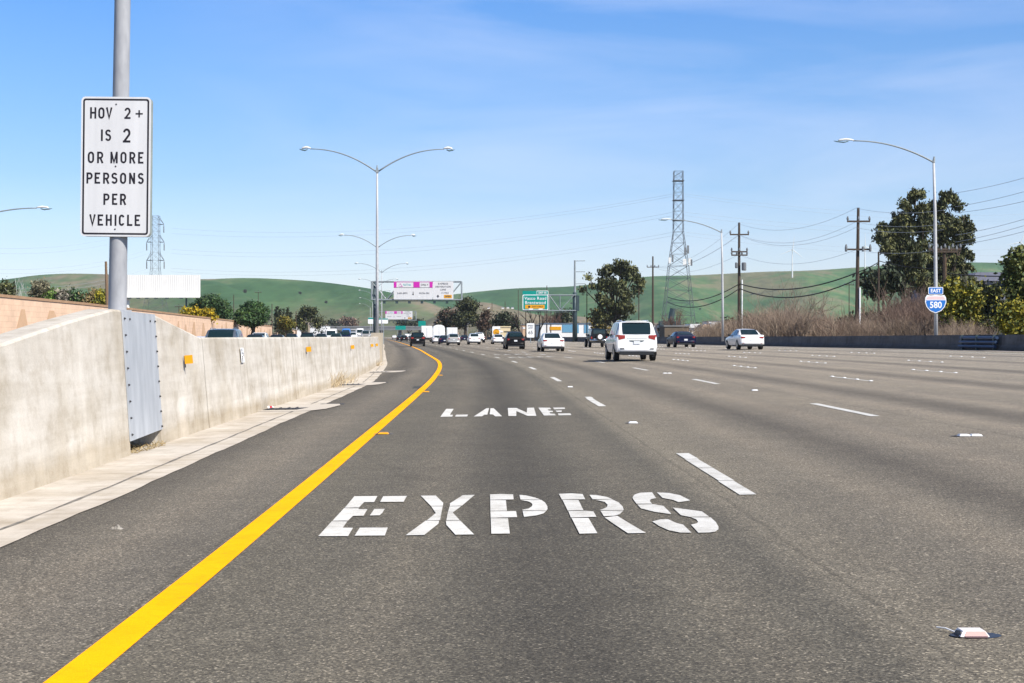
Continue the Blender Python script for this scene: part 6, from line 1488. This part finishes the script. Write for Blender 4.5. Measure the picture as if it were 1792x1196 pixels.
make_car('sedan', 'cuv', CP['black'], 'far black car at the end of the yellow line', 'car', 707, 372)
make_car('sedan', 'sedan', CP['dark'], 'far dark car just beyond the black car at the yellow line end', 'car', 699, 440)
box_truck('white box truck, leftmost of the three beside the black SUV', 746, 330, lat_of(746, 330))
box_truck('white truck with rounded roof, middle of the three ahead', 767, 300, lat_of(767, 300), True)
box_truck('white box truck, rightmost of the three, behind the silver car', 790, 340, lat_of(790, 340), h=3.3)
rr = random.Random(12)
far = [(718, 480, 'sedan', 'silver'), (726, 520, 'cuv', 'white'), (735, 440, 'sedan', 'red'), (712, 560, 'van', 'white'), (704, 600, 'cuv', 'silver'), (757, 420, 'suv', 'white'), (772, 400, 'sedan', 'silver'), (784, 420, 'cuv', 'white'), (800, 380, 'sedan', 'silver'), (690, 640, 'pickup', 'white'), (745, 560, 'cuv', 'dark'), (812, 330, 'sedan', 'navy'), (722, 400, 'sedan', 'dark'), (716, 620, 'van', 'silver')]
wordc = {'white': 'white', 'silver': 'silver', 'red': 'dark red', 'dark': 'dark', 'navy': 'navy blue', 'black': 'black', 'grey': 'grey', 'green': 'dark green', 'blue': 'blue'}
wk = {'sedan': 'sedan', 'cuv': 'crossover', 'van': 'van', 'suv': 'SUV', 'pickup': 'pickup truck', 'coupe': 'coupe'}
for px, s, kd, c in far:
    make_car(wk[kd].lower().replace(' ', '_'), kd, CP[c], 'tiny far %s %s in traffic toward the overpass, %s' % (wordc[c], wk[kd], 'left of the trucks' if px < 738 else 'among the white trucks' if px < 798 else 'right of the trucks'), 'car', px, s, detail=1)
# opposing traffic, seen above the barrier
OPP = [('pickup_truck', 'suv', 'grey', 389, 80, 'bluish-grey SUV facing us beyond the barrier, nearest of oncoming traffic'), ('sedan', 'sedan', 'white', 348, 86, 'white sedan mostly hidden behind barrier slope, left of the grey SUV'), ('sedan', 'cuv', 'dark', 446, 128, 'dark car facing us beyond the barrier, second oncoming one'),
       ('van', 'suv', 'white', 454, 168, 'white SUV behind the dark oncoming car'), ('sedan', 'cuv', 'black', 484, 158, 'black oncoming car left of the dark oncoming pickup'), ('pickup_truck', 'pickup', 'dark', 538, 184, 'dark oncoming pickup truck midway along the barrier top'), ('van', 'van', 'white', 580, 222, 'white oncoming van near the overpass'), ('sedan', 'cuv', 'green', 588, 214, 'dark green oncoming car beside the white van'),
       ('sedan', 'cuv', 'white', 571, 240, 'white oncoming car left of the white van'), ('van', 'van', 'blue', 606, 290, 'bright blue oncoming van under the overpass'), ('sedan', 'cuv', 'dark', 562, 205, 'low dark oncoming car just left of the white van'), ('sedan', 'suv', 'navy', 604, 250, 'navy oncoming SUV in front of the blue van'), ('van', 'van', 'white', 630, 330, 'white oncoming van nearest the lamp pedestal'),
       ('sedan', 'cuv', 'white', 618, 290, 'white oncoming crossover right of the blue van'), ('sedan', 'suv', 'silver', 640, 300, 'silver oncoming SUV beside the lamp pedestal'), ('sedan', 'suv', 'white', 648, 380, 'white oncoming SUV half hidden by the lamp pedestal'), ('van', 'van', 'silver', 618, 380, 'silver oncoming van farther back under the overpass'), ('sedan', 'cuv', 'black', 510, 200, 'low black oncoming car right of the black one')]
for nm, kd, c, px, s, lb in OPP:
    make_car(wk[kd].lower().replace(' ', '_'), kd, CP[c], lb, 'car', px, s, opp=True, detail=1)

# ------------------------------------------------------------------ air
def build_haze():
    mb = MB(); mb.box((0, 1950, 150), (9000, 4700, 314))
    m = bpy.data.materials.new('air'); m.use_nodes = True; nt = m.node_tree; nt.nodes.clear()
    o = nt.nodes.new('ShaderNodeOutputMaterial'); v = nt.nodes.new('ShaderNodeVolumePrincipled')
    v.inputs['Color'].default_value = (.90, .94, 1.0, 1); v.inputs['Density'].default_value = HAZE; v.inputs['Anisotropy'].default_value = .3
    nt.links.new(v.outputs[0], o.inputs['Volume'])
    tag(mb.build('haze', m), kind='stuff')
HAZE = .00008
build_haze()
